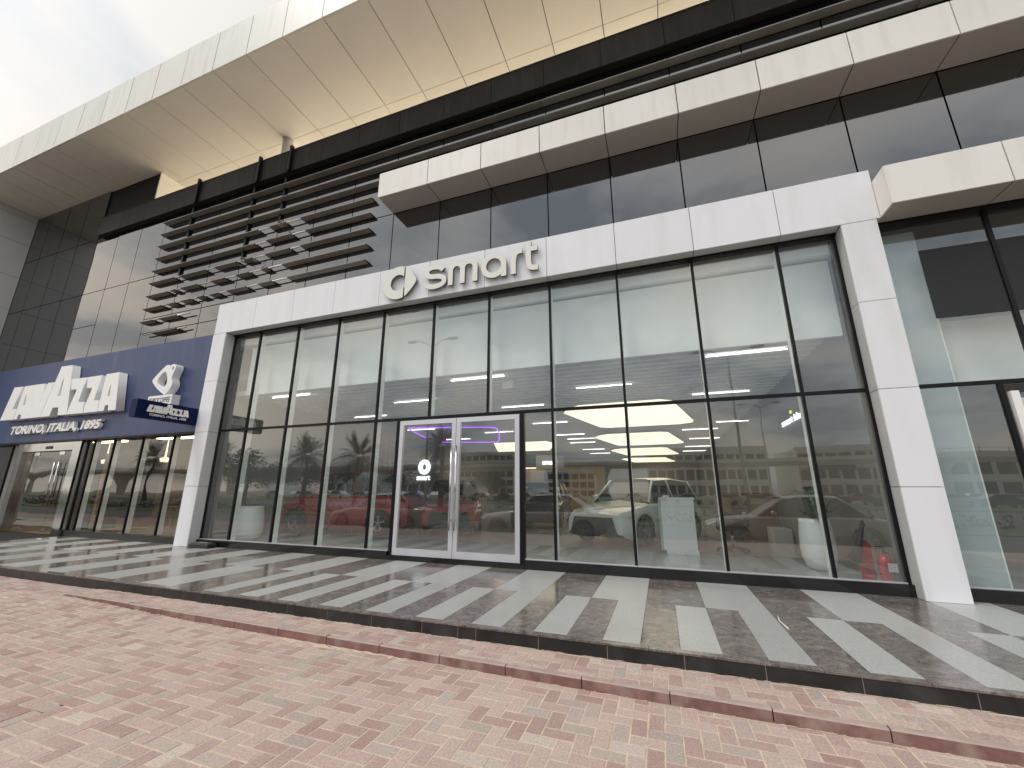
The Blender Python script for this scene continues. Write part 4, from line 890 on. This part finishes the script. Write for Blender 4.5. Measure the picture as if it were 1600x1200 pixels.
# ------------------------------------------------------------------ cars
def car(name, label, paint, roof, L_=4.3, W_=1.82, H_=1.55, suv=True, loc=(0, 0, 0), rz=0, group=None, plate=None, low='plastic'):
    t = tag(empty(name), label, 'car', group)
    wr = .34; xf, xr_ = -L_/2+.82, L_/2-.80; Ra = wr+.055; zb = .20
    belt = H_*.62
    def top(x):
        u = (x+L_/2)/L_
        if u < .05: return belt*(.72+u/.05*.10)
        if u < .28: return belt*(.82+(u-.05)/.23*.17)
        if u < .88: return belt
        return belt*(1-(u-.88)/.12*.10)
    def wid(x):
        u = abs(2*x/L_); return W_/2*(1-.16*u**5-.02*u**2)
    xs = sorted(set([round(-L_/2+L_*i/44, 3) for i in range(45)]+[round(c+Ra*math.cos(PI*i/14), 3) for c in (xf, xr_) for i in range(15)]))
    b = MB(); vs = []
    for x in xs:
        w_, zt = wid(x), top(x); za = zb
        for c in (xf, xr_):
            if abs(x-c) < Ra: za = max(za, wr+math.sqrt(max(0, Ra*Ra-(x-c)**2)))
        e_ = (abs(x)/(L_/2)); lift = .10*max(0, (e_-.93)/.07)
        pr = [(0, zb+lift), (.60*w_, zb+lift), (.62*w_, max(za, zb+lift)), (.985*w_, max(za, zb+lift)), (1.0*w_, max(za+.02, zt*.55)), (.985*w_, zt-.13), (.93*w_, zt-.035), (.80*w_, zt), (0, zt+.035)]
        vs.append([(x, -yy, zz) for yy, zz in pr]+[(x, yy, zz) for yy, zz in pr[::-1][1:]])
    n = len(vs[0]); flat = [v for r_ in vs for v in r_]
    fs = [(i*n+k, (i+1)*n+k, (i+1)*n+k+1, i*n+k+1) for i in range(len(xs)-1) for k in range(n-1)]
    b.add(flat, fs, 0, True); b.add(vs[0], [tuple(range(n))], 0); b.add(vs[-1], [tuple(range(n-1, -1, -1))], 0)
    for i, f in enumerate(b.f[:len(fs)]):
        if (i % (n-1)) in (0, 1, 2, n-4, n-3, n-2): b.mi[i] = 1; b.sm[i] = False
    b.build('body', [paint, low], t, local=True)
    # glasshouse
    g0 = -L_/2+L_*(.27 if suv else .29); g3 = L_/2-(.10 if suv else .55); g1 = g0+(.62 if suv else .85); g2 = g3-(.42 if suv else .75)
    ps = [(g0, belt-.02, .80), (g0+.02, belt+.01, .80), (g1, H_-.045, .64), ((g1+g2)/2, H_-.01, .66), (g2, H_-.05, .64), (g3, belt+.0, .76)]
    def ring_(x, zt, k):
        return [(x, -W_/2*.89, belt-.05), (x, -W_/2*.86, min(zt, belt+.06)), (x, -W_/2*(k+.03), zt-.03 if zt > belt+.1 else zt), (x, -W_/2*k*.8, zt), (x, W_/2*k*.8, zt), (x, W_/2*(k+.03), zt-.03 if zt > belt+.1 else zt), (x, W_/2*.86, min(zt, belt+.06)), (x, W_/2*.89, belt-.05)]
    rg = [ring_(*p) for p in ps]; b = MB(); m_ = 8
    b.add([v for r_ in rg for v in r_], [(i*m_+k, (i+1)*m_+k, (i+1)*m_+k+1, i*m_+k+1) for i in range(len(rg)-1) for k in range(m_-1)], 0, False)
    b.add(rg[0], [tuple(range(m_))]); b.add(rg[-1], [tuple(range(m_-1, -1, -1))])
    b.build('windows', 'car_glass', t, local=True)
    rv = []
    for x, z, k in ((g1-.06, H_-.03, .66), ((g1+g2)/2, H_+.022, .68), (g2+.06, H_-.03, .66)):
        rv.append([(x, -W_/2*(k+.02), z-.055), (x, -W_/2*k*.8, z), (x, 0, z+.018), (x, W_/2*k*.8, z), (x, W_/2*(k+.02), z-.055)])
    b = MB().add([v for r_ in rv for v in r_], [(i*5+k, (i+1)*5+k, (i+1)*5+k+1, i*5+k+1) for i in range(2) for k in range(4)], 0, True); b.build('roof', roof, t, local=True)
    for s_ in (-1, 1):
        pb = MB()
        for (xa, za_, ka), (xb_, zb_, kb) in (((g0+.03, belt, .865), (g1-.02, H_-.06, .675)), ((g1+.75, belt, .87), (g1+.70, H_-.05, .68)), ((g3-.10, belt, .84), (g2+.03, H_-.07, .675))):
            pb.tube([(xa, s_*W_/2*ka, za_), (xb_, s_*W_/2*kb, zb_)], .032, 6)
        pb.build('pillar', roof, t, local=True)
        MB().tube([(g0+.45, s_*W_/2*.93, belt+.05), (g0+.42, s_*(W_/2+.10), belt+.10), (g0+.46, s_*(W_/2+.20), belt+.11)], [.03, .075, .055], 8).build('wing_mirror', paint, t, local=True)
        for x in (xf, xr_):
            y = s_*(W_/2-.11)
            wh = MB().lathe([(wr*.62, -.10), (wr*.95, -.10), (wr, -.07), (wr, .07), (wr*.95, .10), (wr*.62, .10)], 28, (x, y, wr), axis='y').build('tyre', 'rubber', t, local=True)
            rb = MB().lathe([(0, s_*.06), (wr*.12, s_*.085), (wr*.16, s_*.06)], 12, (x, y, wr), axis='y'); rb.lathe([(wr*.56, s_*.04), (wr*.64, s_*.09), (wr*.64, -s_*.09)], 28, (x, y, wr), axis='y')
            for k in range(5):
                a = 2*PI*k/5+.3; ca, sa = math.cos(a), math.sin(a)
                rb.add([(x+wr*(.1*ca-.07*sa), y+s_*.07, wr+wr*(.1*sa+.07*ca)), (x+wr*(.1*ca+.07*sa), y+s_*.07, wr+wr*(.1*sa-.07*ca)), (x+wr*(.6*ca+.10*sa), y+s_*.085, wr+wr*(.6*sa-.10*ca)), (x+wr*(.6*ca-.10*sa), y+s_*.085, wr+wr*(.6*sa+.10*ca))], [(0, 1, 2, 3)])
            rb.build('rim', 'rim', wh, local=True)
            MB().lathe([(0, s_*.0), (wr*.6, s_*.0)], 20, (x, y, wr), axis='y').build('brake_disc', 'plastic', wh, local=True)
        hl = top(-L_/2+.15)
        MB().tube([(-L_/2+.04, s_*W_/2*.50, hl-.15), (-L_/2+.10, s_*W_/2*.72, hl-.13), (-L_/2+.34, s_*W_/2*.955, hl-.10)], [.03, .06, .03], 10).build('headlight', 'lens', t, local=True)
        MB().tube([(L_/2-.02, s_*W_/2*.50, belt-.10), (L_/2-.07, s_*W_/2*.76, belt-.10), (L_/2-.25, s_*W_/2*.965, belt-.08)], [.025, .05, .03], 8).build('tail_light', 'tail', t, local=True)
        MB().tube([(g1+.35, s_*W_/2*.995, belt-.16), (g1+.52, s_*W_/2*.995, belt-.16)], .014, 6).build('door_handle', paint, t, local=True)
        MB().tube([(g1+.72, s_*W_/2*.99, .30), (g1+.72, s_*W_/2*1.0, belt*.5), (g1+.73, s_*W_/2*.97, belt-.05)], .006, 4).build('door_gap', 'rubber', t, local=True)
    MB().prism([(-W_/2*.70, .26), (-W_/2*.55, .66 if suv else .5), (W_/2*.55, .66 if suv else .5), (W_/2*.70, .26)], -.1, .012).build('grille', 'plastic', t, local=True); t.children[-1].location.x = 0
    gr = [o_ for o_ in t.children if o_.name.startswith('grille')][0]; gr.rotation_euler.z = -PI/2; gr.location = (-L_/2, 0, 0)
    pm = MB().box(-L_/2-.022, -L_/2-.012, -.24, .24, .40, .51).build('number_plate', 'plastic' if plate else 'poster_white', t, local=True)
    if plate:
        me = text_mesh(plate, .13, .004, 0, .004, 'CENTER'); me.materials.append(M['poster_white'])
        o = bpy.data.objects.new('plate_text', me); COL.objects.link(o); o.parent = pm; o.location = (-L_/2-.025, 0, .41); o.rotation_euler = (0, 0, -PI/2)
    t.location = loc; t.rotation_euler.z = rz
    return t
FR = .194
car('display_car', 'white display car with grey lower bumper and #1 plate angled behind the podium', 'paint_white', 'paint_white', 4.3, 1.84, 1.60, True, (-.6, 12.3, FR), R(63), None, '#1')
car('display_car', 'red display car facing the glass behind the closed double door', 'paint_red', 'paint_blackp', 4.3, 1.84, 1.62, True, (-6.55, 12.9, FR), R(113), None, '#3')
car('display_car', 'black display car deep in the showroom between the door and the white car', 'paint_blackp', 'paint_white', 4.3, 1.84, 1.60, True, (-4.4, 16.3, FR), R(95), None, '#3')
car('display_car', 'red display car with arched roof standing side on at the left of the door', 'paint_red', 'paint_red', 4.2, 1.86, 1.80, True, (-9.1, 10.9, FR), R(12), None, None)
LOT = -.26
car('parked_car', 'grey parked saloon mirrored in the glass between the podium and the right column', 'paint_maroon', 'paint_maroon', 4.95, 1.85, 1.60, False, (3.75, -2.0, LOT))
car('parked_car', 'silver parked saloon mirrored in the glass across the right door leaf', 'paint_silver', 'paint_silver', 4.9, 1.85, 1.60, False, (-4.35, -2.05, LOT))
car('parked_car', 'champagne saloon in the parking lot mirrored in the panes left of the door', 'paint_champagne', 'paint_champagne', 4.9, 1.85, 1.60, False, (-11.7, -2.1, LOT))

# bait box by the portal foot
bb = thing('bait_box', 'low black plastic box on the terrace at the foot of the left white column', 'box', (-9.75, 6.85, ZP))
MB().bbox(-10.05, -9.45, 6.78, 6.99, ZP+.012, ZP+.10, .03).build('body', 'plastic', bb); bx('foot', 'plastic', -10.02, -9.94, 6.8, 6.97, ZP+.001, ZP+.013, parent=bb); bx('foot', 'plastic', -9.56, -9.48, 6.8, 6.97, ZP+.001, ZP+.013, parent=bb); bx('lid', 'louver', -9.93, -9.57, 6.83, 6.96, ZP+.101, ZP+.108, parent=bb)

tag(MB().tube([(1.034, 5.5, ZP+.006), (1.004, 5.28, ZP+.007), (1.014, 5.13, ZP+.007), (1.021, 5.04, ZP+.006)], .006, 5).build('dry_twig', 'sign_white'), 'thin white twig lying on a dark slab of the terrace in front of the glass', 'twig')
# ------------------------------------------------------------------ cafe interior
cf = bx('cafe_floor', 'wood', -22.8, -10.7, 7.21, 13.5, .1, .19, kind='structure')
bx('cafe_back_wall', 'cafe_wall', -22.8, -10.7, 13.4, 13.5, .19, 3.4, kind='structure'); bx('cafe_ceiling', 'cafe_dark', -22.8, -10.7, 7.3, 13.5, 3.3, 3.4, kind='structure')
bx('cafe_side_wall', 'cafe_wall', -10.74, -10.68, 7.3, 13.4, .19, 3.3, kind='structure'); bx('cafe_side_wall', 'cafe_dark', -22.86, -22.8, 7.3, 13.4, .19, 3.3, kind='structure')
tp = thing('toffee_banner', 'narrow upright wooden board lettered TOFFEE behind the coffee shop glass', 'sign', (-14.9, 7.5, .2))
bx('board', 'wood', -15.22, -14.85, 7.42, 7.46, .3, 2.45, parent=tp)
for i, ch in enumerate('TOFFEE'): put(text_mesh(ch, .19, .01, 0, .004, 'CENTER'), 'letter', 'tail', (-15.03, 7.41, 1.62-.175*i), tp)
ct = thing('cafe_counter', 'long dark counter with a wooden front inside the coffee shop', 'counter', (-14, 11, .2))
bx('front', 'wood', -16.4, -11.2, 11, 11.1, .194, 1.2, parent=ct); bx('top', 'poster_white', -16.5, -11.1, 10.95, 11.6, 1.202, 1.25, parent=ct)
sh = thing('cafe_shelf', 'shelf rack with goods on the back wall of the coffee shop', 'shelf', (-14, 13, .2))
for k in range(4): bx('board', 'wood', -16.5, -11.3, 13.0, 13.38, 1.5+.42*k, 1.53+.42*k, parent=sh)
gd = MB(); q = random.Random(9)
for k in range(4):
    x = -16.4
    while x < -11.4:
        w_ = q.uniform(.06, .22); gd.box(x, x+w_, 13.05, 13.25, 1.531+.42*k, 1.531+.42*k+q.uniform(.12, .32), q.randrange(4)); x += w_+q.uniform(.01, .12)
gd.build('goods', ['red_gloss', 'poster_white', 'wood', 'cafe_dark'], sh, kind='stuff')
ds = thing('cafe_display', 'dark display cabinet just inside the coffee shop door', 'cabinet', (-17.9, 8.6, .2)); bx('case', 'cafe_dark', -18.3, -17.4, 8.4, 9.2, .194, 1.5, parent=ds); bx('glass_top', 'car_glass', -18.25, -17.45, 8.45, 9.15, 1.502, 1.75, parent=ds)
for i, x in enumerate((-13.7, -12.3)):
    tb = thing('cafe_table', 'small round table behind the coffee shop glass, '+('left' if i == 0 else 'right')+' one of the two', 'table', (x, 8.6, .19))
    MB().lathe([(0, 0), (.25, 0), (.25, .02), (.03, .03), (.03, .72), (.38, .73), (.38, .76), (0, .76)], 20, (x, 8.6, .194)).build('table_body', 'wood', tb)
for i, x in enumerate((-20.4, -16.4, -12.6)):
    tag(bx('cafe_ceiling_light', 'cafe_light', x-.9, x+.9, 9.8, 10.1, 3.24, 3.29), 'warm ceiling light of the coffee shop, '+('leftmost', 'middle', 'rightmost')[i]+' of three', 'ceiling light')
for i, x in enumerate((-21, -19.2, -15.9, -13.2)):
    tag(MB().lathe([(0, 0), (.12, 0), (.15, .12), (.03, .16), (.01, .9)], 14, (x, 9.4, 2.35)).build('pendant_lamp', 'lamp_panel'), 'small warm pendant lamp inside the coffee shop, '+('leftmost', 'second from left', 'third from left', 'rightmost')[i], 'lamp', 'pendant lamps in the coffee shop')

# ------------------------------------------------------------------ the street behind the viewer (seen mirrored in the glass)
via = thing('viaduct', 'pale concrete metro viaduct on piers, mirrored across the whole shopfront', 'bridge', (-12, -86, -.3))
dkb = MB(); prof = [(-4.2, 7.3), (-4.2, 8.0), (-3.9, 8.0), (-3.9, 7.4), (3.9, 7.4), (3.9, 8.0), (4.2, 8.0), (4.2, 7.3), (2.6, 6.9), (2.2, 6.7), (-2.2, 6.7), (-2.6, 6.9)]
dkb.add([(x, -86+y, z) for x in (-330, 260) for y, z in prof], [(i, (i+1) % 12, 12+(i+1) % 12, 12+i) for i in range(12)]); dkb.build('deck', 'concrete', via)
for k in range(-5, 5):
    x = -12.5+60*k
    pb = MB().box(x-1.1, x+1.1, -87, -85, -.3, 4.6); pb.add([(x-1.1, -87, 4.6), (x+1.1, -87, 4.6), (x+1.1, -85, 4.6), (x-1.1, -85, 4.6), (x-1.9, -88.4, 6.69), (x+1.9, -88.4, 6.69), (x+1.9, -83.6, 6.69), (x-1.9, -83.6, 6.69)], [(0, 1, 5, 4), (1, 2, 6, 5), (2, 3, 7, 6), (3, 0, 4, 7)])
    pb.build('pier', 'concrete', via)
rl = MB()
for k in range(120): rl.box(-300+4*k, -299.92+4*k, -81.9, -81.8, 8.0, 8.9)
rl.box(-300, 180, -81.88, -81.82, 8.82, 8.88); rl.build('railing', 'louver', via, kind='stuff')
def palm(x, y, h, r, seed, label):
    t = thing('palm_tree', label, 'palm tree', (x, y, -.25)); q = random.Random(seed)
    MB().tube([(x, y, -.25), (x+.1, y, h*.5), (x+.05, y, h)], [.32, .22, .2], 10).build('trunk', 'bark', t)
    b = MB()
    for k in range(74):
        a = q.uniform(0, 2*PI); el = q.uniform(-.7, 1.35); L_ = r*q.uniform(.85, 1.1)
        pts = []
        for i in range(8):
            s_ = i/7; dr_ = L_*s_; z = h+dr_*math.sin(el)-1.0*L_*.55*s_*s_*max(.25, math.cos(el)); pts.append(Vector((x+math.cos(a)*dr_*math.cos(el)*.95, y+math.sin(a)*dr_*math.cos(el)*.95, z)))
        sd_ = Vector((-math.sin(a), math.cos(a), 0))
        for i in range(1, 7):
            for j in range(3):
                p = pts[i].lerp(pts[i+1], j/3); d = (pts[i+1]-pts[i]).normalized(); ll = r*.20*(1-.5*abs(i-3)/4)
                for s_ in (-1, 1):
                    tip = p+sd_*s_*ll*.8+d*ll*.6-Vector((0, 0, ll*.35)); b.add([p, p+d*.07, tip], [(0, 1, 2)])
    b.build('crown', 'palm_leaf', t)
palm(-41, -25.8, 5.6, 3.3, 1, 'slender date palm mirrored in the third and fourth panes from the left')
palm(-33, -25.8, 5.2, 3.6, 2, 'bushy dark date palm mirrored just left of the double door')
palm(-22.5, -26.5, 6.2, 3.0, 3, 'date palm mirrored behind the glowing ring emblem in the left door leaf')
palm(-62, -30, 6.0, 3.4, 4, 'date palm mirrored in the coffee shop glass, right one of its two')
palm(-78, -30, 6.6, 3.4, 6, 'date palm mirrored in the coffee shop glass, left one of its two')
def tree(x, y, h, r, seed, label, name='street_tree'):
    t = thing(name, label, 'tree', (x, y, -.25)); q = random.Random(seed)
    b = MB().tube([(x, y, -.25), (x+.1, y, h*.35)], [.3, .18], 8)
    for k in range(5):
        a = k*1.3; b.tube([(x+.1, y, h*.33), (x+r*.5*math.cos(a), y+r*.5*math.sin(a), h*.65)], [.13, .05], 6)
    b.build('trunk', 'bark', t)
    b = MB()
    cl_ = [Vector((x+q.uniform(-.7, .7)*r, y+q.uniform(-.7, .7)*r, h*q.uniform(.4, .9))) for _ in range(22)]
    for k in range(2600):
        c = q.choice(cl_); v = Vector((q.gauss(0, 1), q.gauss(0, 1), q.gauss(0, .8))); v = v.normalized()*r*.36*q.random()**.35; p = c+v
        d = Vector((q.gauss(0, 1), q.gauss(0, 1), q.gauss(0, 1))).normalized(); e_ = d.orthogonal().normalized(); s_ = r*.055
        b.add([p, p+d*s_+e_*s_*.5, p+d*s_*2, p+d*s_-e_*s_*.5], [(0, 1, 2, 3)])
    b.build('crown', 'tree_leaf', t); return t
tree(-51, -26, 6.6, 3.6, 11, 'round dark tree mirrored in the two leftmost showroom panes')
for i, (x, y, h, r) in enumerate(((-95, -70, 8, 5), (-84, -68, 7, 5), (-72, -70, 7.5, 5), (-60, -72, 6.5, 4.5), (-49, -70, 6, 4), (-36, -74, 5.5, 4))):
    tree(x, y, h, r, 20+i, 'dark bushy tree under the mirrored viaduct, '+('leftmost', 'second from the left', 'third from the left', 'fourth from the left', 'fifth from the left', 'rightmost')[i], 'bushy_tree')['group'] = 'trees along the viaduct'
def lamp(x, y, h, label):
    t = thing('street_lamp', label, 'street lamp', (x, y, -.25))
    MB().tube([(x, y, -.25), (x, y, h)], [.11, .05], 8).build('pole', 'grey_clad', t)
    for s_ in (-1, 1):
        MB().tube([(x, y, h-.1), (x+s_*.9, y, h+.35), (x+s_*1.5, y, h+.4)], .035, 6).build('arm', 'grey_clad', t)
        MB().bbox(x+s_*1.7-.35, x+s_*1.7+.35, y-.14, y+.14, h+.33, h+.47, .03).build('lamp_head', 'grey_clad', t)
lamp(-15.1, -11, 11.9, 'tall twin headed street lamp mirrored in the tall pane left of the door axis')
lamp(4.6, -14, 9.8, 'twin headed street lamp mirrored in the second pane from the right')
lamp(10.5, -36, 10.3, 'smaller twin headed street lamp mirrored near the smart idea sign')
def block(name, label, x0, x1, y0, y1, h, floors, cols, wallm, win='car_glass', colw=False):
    t = thing(name, label, 'building', ((x0+x1)/2, y1, -.3))
    bx('wall', wallm, x0, x1, y0, y1-.3, -.3, h, parent=t); bx('roof_edge', wallm, x0-.3, x1+.3, y1-.6, y1, h-.5, h+.4, parent=t)
    fh = (h-.6)/floors; cwid = (x1-x0)/cols
    wm = MB().box(-cwid*.38, cwid*.38, -.1, .1, 0, fh*.62).build('w', win, local=True); wd_ = wm.data; bpy.data.objects.remove(wm)
    for f in range(floors):
        bx('ledge', wallm, x0, x1, y1-.3, y1-.05, f*fh+fh*.86, f*fh+fh, parent=t)
        for c in range(cols): link(wd_, 'window', (x0+cwid*(c+.5), y1-.25, f*fh+fh*.14), t)
    if colw:
        for c in range(cols+1): bx('column', wallm, x0+cwid*c-.25, x0+cwid*c+.25, y1-.5, y1+.1, -.3, h-.5, parent=t)
    return t
block('office_block', 'cream low rise block with stepped floors mirrored left of the viaduct pier', -31, -17, -118, -106, 7.6, 3, 6, 'cream')
block('colonnade_building', 'white colonnaded building with dark glazing mirrored above the reception podium', -3, 27, -135, -116, 13.2, 3, 12, 'cream', colw=True)
block('retail_block', 'beige retail building with sign bands mirrored in the rightmost showroom panes', 33, 60, -135, -112, 12.5, 3, 9, 'concrete')
block('hangar_building', 'long low grey showroom mirrored in the right-hand shop glass', 62, 120, -140, -112, 10, 2, 14, 'concrete')
block('long_warehouse', 'long pale warehouse mirrored far left behind the palms', -120, -60, -130, -110, 5.2, 1, 14, 'concrete')
block('tower_block', 'distant pale apartment building mirrored behind the bushy palm', -95, -62, -190, -175, 20, 5, 9, 'grey_clad')
for nm, x, y, z, s_, m_ in (('shop_sign', 35, -111.8, 6.5, 1.3, 'ink'), ('shop_sign', 43, -111.8, 8.6, 1.2, 'navy')):
    tag(bx(nm, m_, x, x+10, y-.1, y+.12, z, z+1.3), ('dark' if m_ == 'ink' else 'blue')+' blank sign band across the beige retail building mirrored at the right', 'sign')
# distant parked cars, low detail
def small_car_mesh(p):
    b = MB()
    prof = [(-2.2, .25), (-2.2, .7), (-1.9, .85), (-1.0, .95), (-.45, 1.45), (.9, 1.48), (1.6, 1.0), (2.1, .95), (2.2, .6), (2.2, .25)]
    b.prism(prof, -.88, .88, 0)
    b.prism([(-.95, .97), (-.45, 1.38), (.85, 1.40), (1.45, 1.0)], -.90, .90, 1)
    for x in (-1.35, 1.35):
        for y in (-.8, .8): b.lathe([(0, -.1), (.32, -.1), (.32, .1), (0, .1)], 12, (x, y, .32), axis='y', mi=2)
    o = b.build('c', [p, 'car_glass', 'rubber'], local=True); d = o.data; bpy.data.objects.remove(o); return d
sm2 = [small_car_mesh(p) for p in ('paint_white', 'paint_silver', 'paint_white', 'paint_blackp', 'paint_red')]
cn = ('white', 'silver', 'white', 'black', 'red')
q = random.Random(4)
for k in range(34):
    ci = q.choice((0, 0, 2, 1, 1, 3, 3, 2, 0, 4))
    o = link(sm2[ci], 'distant_car', (-74+4.1*k+q.uniform(-.6, .6), -52+q.uniform(-1, 1), -.25)); o.rotation_euler.z = q.choice((0, PI, PI/2))
    tag(o, 'small '+cn[ci]+' parked car in the long row before the mirrored viaduct', 'car', cn[ci]+' cars in the long far row')
for k in range(12):
    ci = q.choice((0, 2, 1, 4))
    o = link(sm2[ci], 'distant_car', (6+4.4*k, -66, -.25)); o.rotation_euler.z = q.choice((0, PI)); tag(o, 'small '+cn[ci]+' parked car in the short row mirrored at the right', 'car', cn[ci]+' cars in the short far row')
# hedge line between lot and road
hb = MB(); q = random.Random(8)
for k in range(5200):
    x = q.uniform(-70, 40); y = -13+q.uniform(-.5, .5); z = -.22+abs(q.gauss(0, .28)); d = Vector((q.gauss(0, 1), q.gauss(0, 1), q.gauss(0, 1))).normalized()*.12; e_ = d.orthogonal().normalized()*.06
    p = Vector((x, y, z)); hb.add([p, p+d+e_, p+2*d, p+d-e_], [(0, 1, 2, 3)])
hb.build('low_hedge', 'tree_leaf', kind='stuff')
